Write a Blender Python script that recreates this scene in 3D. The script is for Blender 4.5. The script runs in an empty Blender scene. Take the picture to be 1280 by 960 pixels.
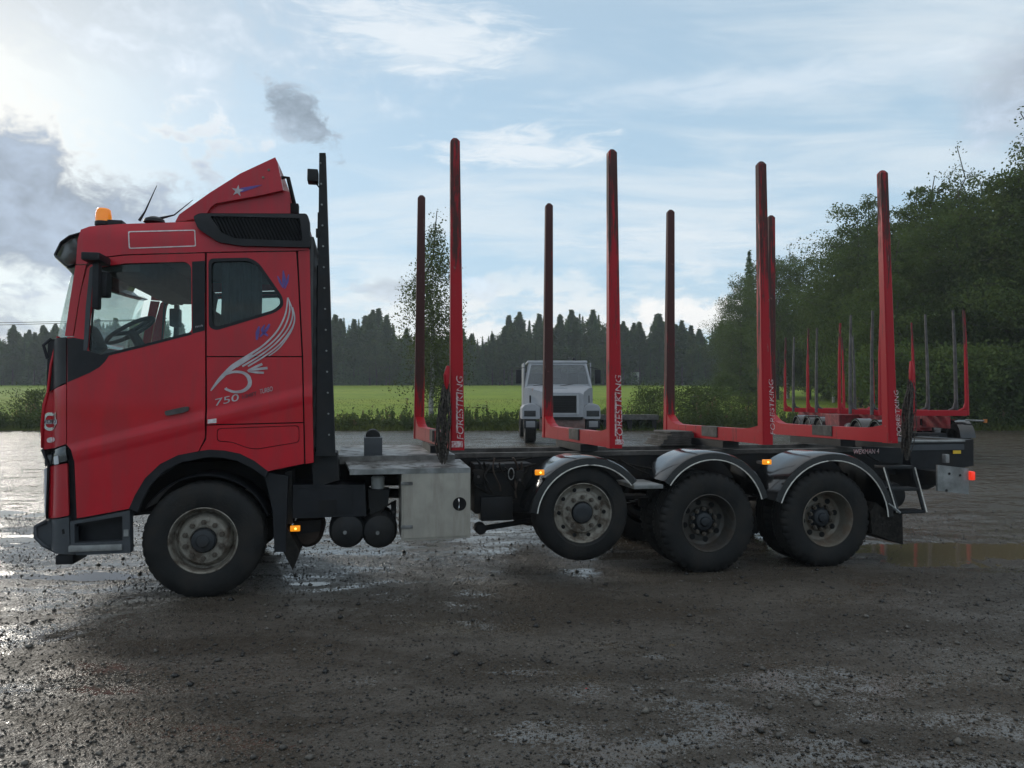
import bpy, bmesh, math, random
import numpy as np
from mathutils import Vector, Matrix
from mathutils.geometry import delaunay_2d_cdt
R = math.radians
random.seed(7); rng = np.random.default_rng(7)
SC = bpy.context.scene
COL = SC.collection
# ------------------------------------------------------------------ camera
F = 920.0; PITCH = math.atan(23/920); CH = 1.78
cd = bpy.data.cameras.new('camera'); cam = bpy.data.objects.new('camera', cd); COL.objects.link(cam)
cd.sensor_width = 36; cd.lens = F/1280*36; cd.clip_start = .05; cd.clip_end = 3000
cam.location = (0, 0, CH); cam.rotation_euler = (math.pi/2+PITCH, 0, 0); SC.camera = cam
# ------------------------------------------------------------------ light
SUN_AZ, SUN_EL = R(-42), R(19)          # azimuth from +Y, negative = left
SC.view_settings.view_transform = 'Standard'; SC.view_settings.look = 'None'
SC.view_settings.exposure = 0.10; SC.view_settings.gamma = 1.0; SC.view_settings.use_curve_mapping = False
sd = bpy.data.lights.new('sun', 'SUN'); so = bpy.data.objects.new('sun', sd); COL.objects.link(so)
sd.energy = 1.2; sd.angle = R(12); sd.color = (1, .93, .82)
sdir = Vector((math.sin(SUN_AZ)*math.cos(SUN_EL), math.cos(SUN_AZ)*math.cos(SUN_EL), math.sin(SUN_EL)))
so.rotation_euler = sdir.to_track_quat('Z', 'Y').to_euler(); so.location = (-20, 20, 30)
W = bpy.data.worlds.new('World'); SC.world = W; W.use_nodes = True

class NT:
    """small node-tree helper"""
    def __init__(s, tree): s.t = tree; s.n = tree.nodes; s.l = tree.links
    def new(s, typ, **kw):
        n = s.n.new(typ)
        for k, v in kw.items():
            if k == 'ins':
                for kk, vv in v.items(): s.put(n, kk, vv)
            else: setattr(n, k, v)
        return n
    def put(s, n, k, v):
        if isinstance(v, bpy.types.NodeSocket): s.l.new(v, n.inputs[k])
        else: n.inputs[k].default_value = v
    def math(s, op, a, b=0.0, c=None, clamp=False):
        n = s.n.new('ShaderNodeMath'); n.operation = op; n.use_clamp = clamp
        s.put(n, 0, a); s.put(n, 1, b)
        if c is not None: s.put(n, 2, c)
        return n.outputs[0]
    def mix(s, f, a, b, typ='MIX'):
        n = s.n.new('ShaderNodeMix'); n.data_type = 'RGBA'; n.blend_type = typ
        s.put(n, 0, f)
        s.put(n, 6, a if isinstance(a, bpy.types.NodeSocket) else (*a[:3], 1)); s.put(n, 7, b if isinstance(b, bpy.types.NodeSocket) else (*b[:3], 1))
        return n.outputs[2]
    def noise(s, vec, scale, detail=4, rough=.55, dist=0.0):
        n = s.n.new('ShaderNodeTexNoise'); s.put(n, 'Scale', scale); s.put(n, 'Detail', detail); s.put(n, 'Roughness', rough); s.put(n, 'Distortion', dist)
        if vec is not None: s.put(n, 'Vector', vec)
        return n.outputs[0]
    def ramp(s, v, lo, hi, a=0.0, b=1.0):
        n = s.n.new('ShaderNodeMapRange'); n.interpolation_type = 'SMOOTHSTEP'
        s.put(n, 0, v); s.put(n, 1, lo); s.put(n, 2, hi); s.put(n, 3, a); s.put(n, 4, b)
        return n.outputs[0]
    def mapping(s, vec, scale=(1, 1, 1), loc=(0, 0, 0), rot=(0, 0, 0)):
        n = s.n.new('ShaderNodeMapping'); s.put(n, 0, vec); n.inputs[1].default_value = loc; n.inputs[2].default_value = rot; n.inputs[3].default_value = scale
        return n.outputs[0]

def build_world():
    W.node_tree.nodes.clear(); k = NT(W.node_tree)
    sky = k.new('ShaderNodeTexSky'); sky.sky_type = 'NISHITA'; sky.sun_disc = False
    sky.sun_elevation = SUN_EL; sky.sun_rotation = SUN_AZ; sky.altitude = 100; sky.air_density = 1.0; sky.dust_density = .8; sky.ozone_density = 1.2
    tc = k.new('ShaderNodeTexCoord'); sep = k.new('ShaderNodeSeparateXYZ'); k.put(sep, 0, tc.outputs['Generated'])
    x, y, z = sep.outputs
    zz = k.math('MAXIMUM', z, 0.0)
    # cloud-deck coordinates (flat layer overhead)
    dz = k.math('ADD', zz, .12)
    comb = k.new('ShaderNodeCombineXYZ'); k.put(comb, 0, k.math('DIVIDE', x, dz)); k.put(comb, 1, k.math('DIVIDE', y, dz)); k.put(comb, 2, 0.0)
    deck = comb.outputs[0]
    wide = k.noise(k.mapping(deck, (.5, 1.1, 1), (3.1, 1.7, 0)), 1.0, 7, .55, .4)
    fine = k.noise(k.mapping(deck, (.9, 2.6, 1), (7.3, 2.2, 0)), 1.6, 8, .6, .6)
    veil = k.ramp(k.math('ADD', k.math('MULTIPLY', wide, .6), k.math('MULTIPLY', fine, .4)), .44, .66)
    base = k.mix(1.0, sky.outputs[0], (.105, .105, .105), 'MULTIPLY')
    az = k.math('ARCTAN2', x, y); el = k.math('ARCSINE', z)
    # thin high cloud washes out the blue everywhere, more towards the horizon
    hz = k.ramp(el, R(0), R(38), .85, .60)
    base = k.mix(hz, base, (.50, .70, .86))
    base = k.mix(k.ramp(el, R(22), R(60), 0, .8), base, (.80, .83, .86))      # added grey-white cloud, mostly above the view, to brighten and neutralise the fill light
    c1 = k.mix(k.math('MULTIPLY', veil, .6), base, (.82, .87, .90))
    # low cumulus band along the horizon all the way round
    ring = k.new('ShaderNodeCombineXYZ'); k.put(ring, 0, k.math('MULTIPLY', az, 5.0)); k.put(ring, 1, k.math('MULTIPLY', el, 11.0)); k.put(ring, 2, 4.2)
    cu = k.noise(ring.outputs[0], 1.0, 7, .58, .25)
    band = k.math('MULTIPLY', k.ramp(cu, .50, .60), k.math('MULTIPLY', k.ramp(el, R(-2), R(4)), k.ramp(el, R(6), R(14), 1, 0)))
    c2 = k.mix(k.math('MULTIPLY', band, .75), c1, (.93, .94, .93))
    # glow of the hidden sun behind thin cloud
    dot = k.new('ShaderNodeVectorMath', operation='DOT_PRODUCT'); k.put(dot, 0, tc.outputs['Generated']); dot.inputs[1].default_value = sdir
    glow = k.math('POWER', k.math('MAXIMUM', dot.outputs['Value'], 0.0), 40.0)
    c3 = k.mix(k.math('MULTIPLY', glow, .7), c2, (1.0, .97, .88))
    # individual clouds: az deg, el deg, half width, half height, colour, strength; ragged by two scales of noise
    gen = tc.outputs['Generated']
    j1 = k.math('SUBTRACT', k.noise(k.mapping(gen, (1, 1, 1.6)), 7.0, 9, .62, .3), .5); j2 = k.math('SUBTRACT', k.noise(k.mapping(gen, (1, 1, 4.5), (3, 1, 2)), 11.0, 9, .66, .8), .5)
    j3 = k.math('SUBTRACT', k.noise(k.mapping(gen, (1, 1, 1.5), (5, 2, 7)), 26.0, 8, .6, .5), .5); jm = k.math('ADD', j1, k.math('MULTIPLY', j3, .55)); tex = k.ramp(jm, -.22, .26, .72, 1.45)
    def cloud(c, a0, e0, wa, we, col, s, edge=(.0, 1.0), amp=3.2, streak=False, tilt=0.0):
        da = k.math('SUBTRACT', az, R(a0)); de = k.math('SUBTRACT', el, R(e0)); ct, sn = math.cos(R(tilt)), math.sin(R(tilt))
        da, de = k.math('DIVIDE', k.math('ADD', k.math('MULTIPLY', da, ct), k.math('MULTIPLY', de, sn)), R(wa)), k.math('DIVIDE', k.math('SUBTRACT', k.math('MULTIPLY', de, ct), k.math('MULTIPLY', da, sn)), R(we))
        q = k.math('SUBTRACT', 1.0, k.math('SQRT', k.math('ADD', k.math('MULTIPLY', da, da), k.math('MULTIPLY', de, de))))
        q = k.math('ADD', q, k.math('MULTIPLY', {True: j2, False: jm, 3: j3}[streak], amp))
        if col[0] < .7: n_ = k.n.new('ShaderNodeVectorMath'); n_.operation = 'SCALE'; n_.inputs[0].default_value = col; k.put(n_, 'Scale', tex); col = n_.outputs[0]
        return k.mix(k.math('MULTIPLY', k.ramp(q, *edge), s), c, col)
    c = cloud(c3, -37, 14.5, 13, 6.5, (.95, .95, .92), .8, (-.1, .5))
    c = cloud(c, -36, 12.6, 14, 5.4, (.31, .38, .48), .92, (-.15, .5), 3.0)
    c = cloud(c, -36, 5.0, 6, 2.8, (.46, .53, .63), .85, (-.1, .7))
    c = cloud(c, -16.0, 20.6, 3.3, 1.9, (.31, .38, .46), .95, (-.05, .45), 2.6, 3, -36)
    c = cloud(c, -36, 27, 22, 6, (.56, .61, .67), .6, (-.4, .9))
    c = cloud(c, 36.5, 19.5, 5, 4.0, (.46, .53, .63), .75, (-.35, .45), 2.2)
    c = cloud(c, -9.3, 8.6, 3.2, 1.1, (.50, .57, .65), .75, (-.1, .6), 2.6, 3)
    c = cloud(c, -2.2, 8.8, 1.6, 1.0, (.52, .60, .68), .6, (-.1, .6), 2.6, 3)
    c = cloud(c, -7.0, 26.5, 9, 2.6, (.88, .92, .95), .62, (-.2, .9), 3.6, True)
    c = cloud(c, 1.0, 19.0, 8, 1.5, (.90, .93, .95), .7, (-.2, .8), 3.0, True)
    c = cloud(c, 20, 22.3, 17, 1.3, (.80, .87, .94), .45, (-.3, .9), 2.0, True)
    c = cloud(c, 13, 11.5, 8, 2.2, (.88, .91, .93), .5, (-.3, 1.0), 3.4, True)
    c = cloud(c, 15.0, 6.6, 5, 1.8, (1.0, .99, .97), .9, (-.1, .5), 3.4)
    c = cloud(c, 1.5, 5.2, 14, 1.6, (.97, .97, .96), .8, (-.1, .6), 3.4)
    for a0, e0, wa, we in ((62, 15, 16, 6), (118, 22, 30, 9), (-105, 20, 26, 8), (-72, 12, 14, 5), (175, 24, 34, 10)):
        c = cloud(c, a0, e0, wa, we, (.50, .57, .66), .7, (-.1, .9))
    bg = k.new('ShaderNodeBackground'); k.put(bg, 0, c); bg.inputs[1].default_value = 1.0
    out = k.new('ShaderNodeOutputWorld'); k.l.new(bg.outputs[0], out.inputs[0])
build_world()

# ------------------------------------------------------------------ materials
MATS = {}
def mat(name, col, rough=.5, metal=0.0, var=.0, vscale=6.0, col2=None, bump=0.0, bscale=40.0, coat=0.0, dirt=0.0, dcol=(.05, .045, .038), dscale=3.0, spec=.5, emit=None, trans=0.0, rvar=.0, streak=False):
    m = bpy.data.materials.new(name); m.use_nodes = True; k = NT(m.node_tree); b = k.n['Principled BSDF']
    tc = k.new('ShaderNodeTexCoord').outputs['Object']
    c = None
    if var or col2:
        n = k.noise(tc, vscale, 5, .6)
        f = k.ramp(n, .32, .68)
        lo = [x*(1-var) for x in col]; hi = col2 if col2 else [min(1, x*(1+var)) for x in col]
        c = k.mix(f, lo, hi)
    if dirt:
        n = k.noise(k.mapping(tc, (2.2, 2.2, .35)) if streak else tc, dscale, 8, .65, .3)
        f = k.math('MULTIPLY', k.ramp(n, .42, .66), dirt)
        c = k.mix(f, c if c is not None else col, dcol)
        k.put(b, 'Roughness', k.math('ADD', k.math('MULTIPLY', f, .4), rough))
    elif rvar:
        k.put(b, 'Roughness', k.math('ADD', k.math('MULTIPLY', k.math('SUBTRACT', k.noise(tc, vscale*1.7, 6, .6), .5), rvar*2), rough))
    else: b.inputs['Roughness'].default_value = rough
    k.put(b, 'Base Color', c if c is not None else (*col, 1))
    b.inputs['Metallic'].default_value = metal
    b.inputs['Coat Weight'].default_value = coat; b.inputs['Coat Roughness'].default_value = .06
    b.inputs['Specular IOR Level'].default_value = spec
    if emit: b.inputs['Emission Color'].default_value = (*emit[0], 1); b.inputs['Emission Strength'].default_value = emit[1]
    if bump:
        bn = k.new('ShaderNodeBump'); bn.inputs['Strength'].default_value = bump; bn.inputs['Distance'].default_value = .02
        k.put(bn, 'Height', k.noise(tc, bscale, 6, .6)); k.put(b, 'Normal', bn.outputs[0])
    MATS[name] = m; return m
def leafmat(name, col, col2, trans=.35):
    m = bpy.data.materials.new(name); m.use_nodes = True; k = NT(m.node_tree); k.n.remove(k.n['Principled BSDF'])
    oi = k.new('ShaderNodeObjectInfo'); geo = k.new('ShaderNodeNewGeometry')
    f = k.math('ADD', k.math('MULTIPLY', geo.outputs['Random Per Island'], .7), k.math('MULTIPLY', oi.outputs['Random'], .5))
    tcn = k.new('ShaderNodeTexCoord').outputs['Object']; f = k.math('ADD', k.math('MULTIPLY', f, .45), k.ramp(k.noise(tcn, .55, 3, .6), .36, .64, 0, .6)); c = k.mix(k.math('MINIMUM', f, 1.0), col, col2)
    d = k.new('ShaderNodeBsdfDiffuse'); k.put(d, 0, c); t = k.new('ShaderNodeBsdfTranslucent'); k.put(t, 0, k.mix(.5, c, (.16, .2, .03)))
    mx = k.new('ShaderNodeMixShader'); k.put(mx, 0, trans); k.l.new(d.outputs[0], mx.inputs[1]); k.l.new(t.outputs[0], mx.inputs[2])
    k.l.new(mx.outputs[0], k.n['Material Output'].inputs[0]); MATS[name] = m; return m
def glassmat(name, tint, refl=1.0):
    m = bpy.data.materials.new(name); m.use_nodes = True; k = NT(m.node_tree); k.n.remove(k.n['Principled BSDF'])
    tr = k.new('ShaderNodeBsdfTransparent'); tr.inputs[0].default_value = (*tint, 1)
    gl = k.new('ShaderNodeBsdfGlossy'); gl.inputs['Roughness'].default_value = .02
    fr = k.new('ShaderNodeFresnel'); fr.inputs[0].default_value = 1.5
    mx = k.new('ShaderNodeMixShader'); k.put(mx, 0, k.math('MULTIPLY', fr.outputs[0], refl)); k.l.new(tr.outputs[0], mx.inputs[1]); k.l.new(gl.outputs[0], mx.inputs[2])
    k.l.new(mx.outputs[0], k.n['Material Output'].inputs[0]); MATS[name] = m; return m

mat('paint_red', (.47, .003, .014), .40, 0, .08, 2.0, coat=.30, dirt=.30, dcol=(.24, .03, .035), dscale=3.4, spec=.30, streak=True)
mat('paint_red_roof', (.47, .006, .020), .42, 0, .08, 2.0, coat=.30, dirt=.34, dcol=(.24, .05, .055), dscale=3.4, spec=.32, streak=True)
mat('black_plastic', (.010, .011, .014), .48, 0, .25, 9, dirt=.25, dcol=(.028, .027, .026), spec=.3)
mat('black_gloss', (.008, .009, .010), .14, 0, coat=.4, dirt=.25, dcol=(.045, .043, .04), dscale=4)
mat('black_steel', (.008, .009, .011), .5, 0, .3, 8, dirt=.5, dcol=(.028, .025, .021), bump=.1, spec=.3)
mat('chassis', (.008, .008, .009), .6, 0, .3, 6, dirt=.7, dcol=(.030, .026, .021), dscale=5, bump=.15, spec=.3)
mat('grey_plastic', (.044, .050, .058), .5, 0, .12, 6, dirt=.3, dcol=(.05, .048, .045))
mat('rubber', (.009, .009, .009), .62, 0, .25, 5, dirt=.6, dcol=(.032, .028, .024), dscale=4.5, bump=.2, bscale=45, spec=.3)
mat('rim_grey', (.24, .22, .185), .5, .2, .2, 6, dirt=.9, dcol=(.060, .040, .026), dscale=8)
mat('rim_dark', (.06, .056, .05), .5, .3, .2, 6, dirt=.7, dcol=(.05, .035, .025), dscale=7)
mat('rim_rust', (.15, .135, .11), .5, .3, .2, 6, dirt=.6, dcol=(.10, .055, .03), dscale=6)
mat('frame_red', (.20, .010, .014), .55, 0, .3, 4, dirt=.6, dcol=(.05, .025, .022))
mat('rust_dark', (.045, .030, .022), .7, .2, .4, 8, dirt=.5)
mat('nut', (.09, .075, .06), .5, .5, .3, 20)
mat('hub_dark', (.015, .018, .022), .5, .1, .3, 12, dirt=.4)
mat('aluminium', (.22, .22, .215), .45, .5, .25, 5, dirt=.9, dcol=(.065, .060, .052), dscale=6)
mat('stainless', (.40, .37, .32), .36, .5, .10, 4, dirt=.5, dcol=(.28, .25, .205), dscale=5, bump=.03, bscale=8, streak=True)
mat('galvanised_dark', (.085, .078, .076), .55, .4, .3, 8, dirt=.5, dcol=(.06, .05, .045))
mat('galvanised', (.27, .275, .27), .5, .5, .2, 8, dirt=.5, dcol=(.10, .10, .09))
mat('dark_hole', (.003, .003, .003), .9)
mat('trim_white', (.62, .60, .55), .5, 0, .2, 20, dirt=.3, dcol=(.25, .22, .18))
mat('decal_silver', (.46, .43, .45), .45, .2, .15, 10, dirt=.3, dcol=(.25, .12, .13))
mat('decal_purple', (.11, .06, .27), .45, 0, .2, 10)
mat('decal_dark', (.02, .02, .03), .4)
mat('decal_white', (.66, .60, .60), .5, 0, .2, 30)
mat('decal_worn', (.62, .50, .50), .5, 0, dirt=.95, dcol=(.36, .03, .04), dscale=45)
mat('chrome', (.60, .60, .60), .15, 1.0)
mat('amber', (.80, .25, .01), .2, emit=((1, .33, .01), .55))
mat('amber_bright', (.9, .4, .05), .2, emit=((1, .55, .10), 3.0))
mat('beacon', (.80, .24, .01), .12, coat=.5, emit=((1, .28, .0), .28))
mat('amber_dull', (.45, .14, .02), .4)
mat('red_lamp', (.7, .02, .01), .2, emit=((1, .05, .02), .55))
mat('yellow_sticker', (.75, .48, .03), .4)
mat('interior_dark', (.012, .013, .014), .7, 0, .2, 9)
mat('interior_grey', (.085, .088, .090), .8, 0, .15, 5)
mat('seat_fabric', (.035, .036, .040), .85, 0, .25, 14)
mat('curtain', (.06, .058, .062), .9, 0, .2, 8)
mat('glove_white', (.75, .75, .74), .7)
mat('strap_black', (.014, .012, .010), .75, 0, .6, 30, bump=.3, spec=.2)
mat('chain_grime', (.030, .024, .019), .7, .2, .7, 40, col2=(.10, .085, .07), bump=.4)
mat('bark_dirt', (.05, .04, .033), .9, 0, .5, 14, bump=.5)
mat('board_light', (.15, .145, .135), .6, .1, .3, 9, dirt=.6, dcol=(.06, .055, .048))
mat('board_grey', (.085, .080, .074), .8, 0, .3, 9, dirt=.5, dcol=(.03, .028, .025), bump=.3)
mat('grey_paint', (.31, .32, .345), .45, 0, .08, 3, dirt=.3, dcol=(.20, .20, .21))
mat('grey_paint_light', (.38, .39, .41), .4, 0, .08, 3)
mat('bumper_rust', (.14, .075, .065), .65, 0, .3, 6, dirt=.5, dcol=(.16, .14, .13))
mat('lamp_and_sky_glass', (.55, .56, .58), .15, 0, coat=.5)
mat('fog_glass', (.20, .20, .21), .25)
mat('filter_white', (.40, .40, .38), .5, 0, dirt=.4)
mat('scrap_red', (.45, .02, .03), .5)
mat('wood_pole', (.10, .085, .07), .85, 0, .3, 6, bump=.4)
mat('wall_white', (.7, .7, .68), .8)
def stone_material():
    m = mat('stone', (.05, .05, .05), .42, spec=.5); k = NT(m.node_tree); g = k.new('ShaderNodeNewGeometry').outputs['Random Per Island']
    k.put(k.n['Principled BSDF'], 'Base Color', k.mix(k.math('POWER', g, 2.2), (.010, .009, .008), (.13, .115, .095)))
stone_material()
glassmat('cab_glass', (.91, .97, .955), .5); glassmat('rear_glass', (.72, .80, .79), .55); glassmat('grey_glass', (.60, .63, .65), 2.6)
leafmat('leaf_dark', (.032, .058, .024), (.105, .142, .050), .30); leafmat('leaf_birch', (.048, .072, .028), (.110, .132, .054), .32)
leafmat('needle', (.046, .104, .040), (.104, .172, .064), .30); leafmat('needle_pine', (.058, .112, .046), (.116, .176, .070), .30)
leafmat('weed', (.070, .105, .024), (.150, .165, .050), .4); leafmat('bush_leaf', (.038, .066, .026), (.100, .122, .050), .3)
leafmat('bloom', (.14, .075, .07), (.20, .12, .08), .3)
mat('bark_birch', (.45, .43, .40), .8, 0, .1, 6, dirt=.9, dcol=(.03, .028, .026), dscale=3)
def birch_bark():
    k = NT(MATS['bark_birch'].node_tree); b = k.n['Principled BSDF']; tc = k.new('ShaderNodeTexCoord').outputs['Object']; sp = k.new('ShaderNodeSeparateXYZ'); k.put(sp, 0, tc)
    r = k.math('ADD', k.math('ABSOLUTE', sp.outputs[0]), k.math('ABSOLUTE', sp.outputs[1])); old = b.inputs['Base Color'].links[0].from_socket
    lim = k.math('MULTIPLY', k.ramp(r, .30, .45, 1, 0), k.ramp(sp.outputs[2], 5.5, 8.5, 1, 0)); k.put(b, 'Base Color', k.mix(lim, (.035, .028, .024), old))
birch_bark(); mat('bark', (.060, .048, .038), .9, 0, .4, 5, bump=.5)

def stake_material():
    # red paint worn to bare dark steel and bark grime, more so where the logs rub (inner side and upper length)
    m = bpy.data.materials.new('stake_red'); m.use_nodes = True; k = NT(m.node_tree); b = k.n['Principled BSDF']
    tc = k.new('ShaderNodeTexCoord').outputs['Object']; sep = k.new('ShaderNodeSeparateXYZ'); k.put(sep, 0, tc)
    n = k.noise(k.mapping(tc, (13, 13, 1.1)), 1.0, 9, .75); n2 = k.noise(tc, 14, 6, .6)
    up = k.ramp(sep.outputs[2], 1.7, 4.3, -.20, .13)
    rnd = k.math('MULTIPLY', k.math('SUBTRACT', k.new('ShaderNodeObjectInfo').outputs['Random'], .5), .12); n = k.math('ADD', k.math('MULTIPLY', k.math('SUBTRACT', n, .5), 1.7), .5)
    f = k.ramp(k.math('ADD', k.math('ADD', k.math('ADD', n, rnd), up), k.math('MULTIPLY', n2, .15)), .50, .70)
    c = k.mix(f, (.37, .004, .012), (.070, .028, .026)); scr = k.noise(k.mapping(tc, (30, 30, 3.2)), 1.0, 7, .7); k.put(b, 'Base Color', k.mix(k.ramp(scr, .66, .72), k.mix(k.ramp(n2, .66, .74), c, (.22, .10, .085)), (.20, .17, .16)))
    k.put(b, 'Roughness', k.math('ADD', k.math('MULTIPLY', f, .3), .42)); b.inputs['Specular IOR Level'].default_value = .28; MATS['stake_red'] = m
    m2 = m.copy(); MATS['stake_worn'] = m2; k = NT(m2.node_tree)
    for nd in k.n:
        if nd.type == 'MAP_RANGE' and abs(nd.inputs[1].default_value-1.7) < 1e-4:
            nd.inputs[1].default_value = 1.45; nd.inputs[2].default_value = 2.3; nd.inputs[3].default_value = -.12; nd.inputs[4].default_value = .24
stake_material()

# ------------------------------------------------------------------ mesh helpers
def fin(me, smooth, ang=32):
    if smooth:
        me.polygons.foreach_set('use_smooth', [True]*len(me.polygons)); me.set_sharp_from_angle(angle=R(ang))
def link(name, me, parent=None, mtl=None):
    o = bpy.data.objects.new(name, me); COL.objects.link(o)
    if parent: o.parent = parent
    if mtl and me and not me.materials: me.materials.append(MATS[mtl])
    return o
def empty(name, loc=(0, 0, 0), rz=0, parent=None):
    o = bpy.data.objects.new(name, None); COL.objects.link(o); o.location = loc; o.rotation_euler = (0, 0, rz); o.empty_display_size = .2
    if parent: o.parent = parent
    return o
def tag(o, label, cat, group=None):
    o['label'] = label; o['category'] = cat
    if group: o['group'] = group
    return o
def kind(o, k): o['kind'] = k; return o
def copy_tree(o, parent=None):
    c = o.copy(); COL.objects.link(c); c.parent = parent
    for ch in o.children: copy_tree(ch, c)
    return c

class MB:
    def __init__(s): s.v = []; s.f = []
    def add(s, vs, fs):
        n = len(s.v); s.v += [tuple(p) for p in vs]; s.f += [tuple(i+n for i in f) for f in fs]; return s
    def box(s, a, b, rot=None, piv=None, bev=0.0):
        x0, y0, z0 = a; x1, y1, z1 = b
        if bev <= 0:
            vs = [(x0, y0, z0), (x1, y0, z0), (x1, y1, z0), (x0, y1, z0), (x0, y0, z1), (x1, y0, z1), (x1, y1, z1), (x0, y1, z1)]
            fs = [(0, 3, 2, 1), (4, 5, 6, 7), (0, 1, 5, 4), (1, 2, 6, 5), (2, 3, 7, 6), (3, 0, 4, 7)]
        else:
            bm = bmesh.new(); bmesh.ops.create_cube(bm, size=1)
            for v in bm.verts: v.co = Vector(((x0+x1)/2+v.co.x*(x1-x0), (y0+y1)/2+v.co.y*(y1-y0), (z0+z1)/2+v.co.z*(z1-z0)))
            bmesh.ops.bevel(bm, geom=bm.edges[:], offset=bev, segments=2, affect='EDGES', profile=.6)
            bm.verts.index_update(); vs = [v.co.copy() for v in bm.verts]; fs = [tuple(v.index for v in f.verts) for f in bm.faces]; bm.free()
        if rot is not None:
            pv = Vector(piv if piv else ((x0+x1)/2, (y0+y1)/2, (z0+z1)/2)); vs = [rot @ (Vector(p)-pv)+pv for p in vs]
        return s.add(vs, fs)
    def tube(s, pts, r, n=8, caps=True):
        pts = [Vector(p) for p in pts]; rs = r if isinstance(r, (list, tuple)) else [r]*len(pts)
        vs = []; fs = []; ref = None
        for i, p in enumerate(pts):
            d = (pts[min(i+1, len(pts)-1)]-pts[max(i-1, 0)]).normalized()
            if ref is None: ref = Vector((0, 0, 1)) if abs(d.z) < .9 else Vector((1, 0, 0))
            a = d.cross(ref).normalized(); b = d.cross(a).normalized(); ref = b.cross(d) if False else ref
            for q in range(n):
                t = 2*math.pi*q/n; vs.append(p+(a*math.cos(t)+b*math.sin(t))*rs[i])
        for i in range(len(pts)-1):
            for q in range(n):
                fs.append((i*n+q, i*n+(q+1) % n, (i+1)*n+(q+1) % n, (i+1)*n+q))
        if caps: fs.append(tuple(range(n-1, -1, -1))); fs.append(tuple(range((len(pts)-1)*n, len(pts)*n)))
        return s.add(vs, fs)
    def lathe(s, prof, seg=64, c=(0, 0, 0), axis='y', mod=None):
        """prof: list of (radius, axial)"""
        vs = []; fs = []; m = len(prof)
        for i in range(seg):
            t = 2*math.pi*i/seg
            for j, (r, a) in enumerate(prof):
                if mod: r = mod(i, j, r)
                x, z = r*math.cos(t), r*math.sin(t)
                vs.append((c[0]+x, c[1]+a, c[2]+z) if axis == 'y' else ((c[0]+x, c[1]+z, c[2]+a) if axis == 'z' else (c[0]+a, c[1]+x, c[2]+z)))
        for i in range(seg):
            for j in range(m-1):
                fs.append((i*m+j, ((i+1) % seg)*m+j, ((i+1) % seg)*m+j+1, i*m+j+1))
        return s.add(vs, fs)
    def cyl(s, c, r, h, axis='y', seg=24, bev=.0):
        b = min(bev, h/2, r)
        return s.lathe([(0, 0), (r-b, 0), (r, b), (r, h-b), (r-b, h), (0, h)] if b else [(0, 0), (r, 0), (r, h), (0, h)], seg, c, axis)
    def prism(s, pts, y0, y1):
        """pts (x,z) polygon extruded along y"""
        n = len(pts); vs = [(p[0], y0, p[1]) for p in pts]+[(p[0], y1, p[1]) for p in pts]
        fs = [tuple(range(n)), tuple(range(2*n-1, n-1, -1))]+[(i, i+n, (i+1) % n+n, (i+1) % n) for i in range(n)]
        return s.add(vs, fs)
    def mesh(s, name, smooth=True, ang=32, fixn=True):
        me = bpy.data.meshes.new(name); me.from_pydata([tuple(v) for v in s.v], [], s.f); me.update()
        if fixn:
            bm = bmesh.new(); bm.from_mesh(me); bmesh.ops.remove_doubles(bm, verts=bm.verts, dist=1e-5); bmesh.ops.recalc_face_normals(bm, faces=bm.faces); bm.to_mesh(me); bm.free()
        fin(me, smooth, ang); return me
    def build(s, name, mtl, parent=None, smooth=True, ang=32, fixn=True):
        return link(name, s.mesh(name, smooth, ang, fixn), parent, mtl)

def fast_mesh(name, V, Fq, mtl):
    """numpy verts (n,3), faces (m,k)"""
    me = bpy.data.meshes.new(name); V = np.asarray(V, dtype=np.float32); Fq = np.asarray(Fq, dtype=np.int32)
    m, k = Fq.shape
    me.vertices.add(len(V)); me.vertices.foreach_set('co', V.ravel())
    me.loops.add(m*k); me.loops.foreach_set('vertex_index', Fq.ravel())
    me.polygons.add(m); me.polygons.foreach_set('loop_start', np.arange(0, m*k, k, dtype=np.int32)); 
    me.materials.append(MATS[mtl]) if isinstance(mtl, str) else me.materials.append(mtl)
    me.update(calc_edges=True); return me

# ------------------------------------------------------------------ terrain
def vnoise(X, Y, s, seed):
    g = np.random.default_rng(seed).random((256, 256)); x = X/s; y = Y/s
    xi = np.floor(x).astype(int); yi = np.floor(y).astype(int); fx = x-xi; fy = y-yi
    fx = fx*fx*(3-2*fx); fy = fy*fy*(3-2*fy); a = g[xi % 256, yi % 256]; b = g[(xi+1) % 256, yi % 256]; c = g[xi % 256, (yi+1) % 256]; d = g[(xi+1) % 256, (yi+1) % 256]
    return (a*(1-fx)+b*fx)*(1-fy)+(c*(1-fx)+d*fx)*fy-.5
def terrain(X, Y):
    X = np.asarray(X, float); Y = np.asarray(Y, float)
    z = np.interp(Y, [-200, 13, 28, 36, 42, 170, 230, 600], [0, 0, .26, .38, .62, 5.7, 7.5, 9.0])
    return z
def tz(x, y): return float(terrain(x, y))

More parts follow.
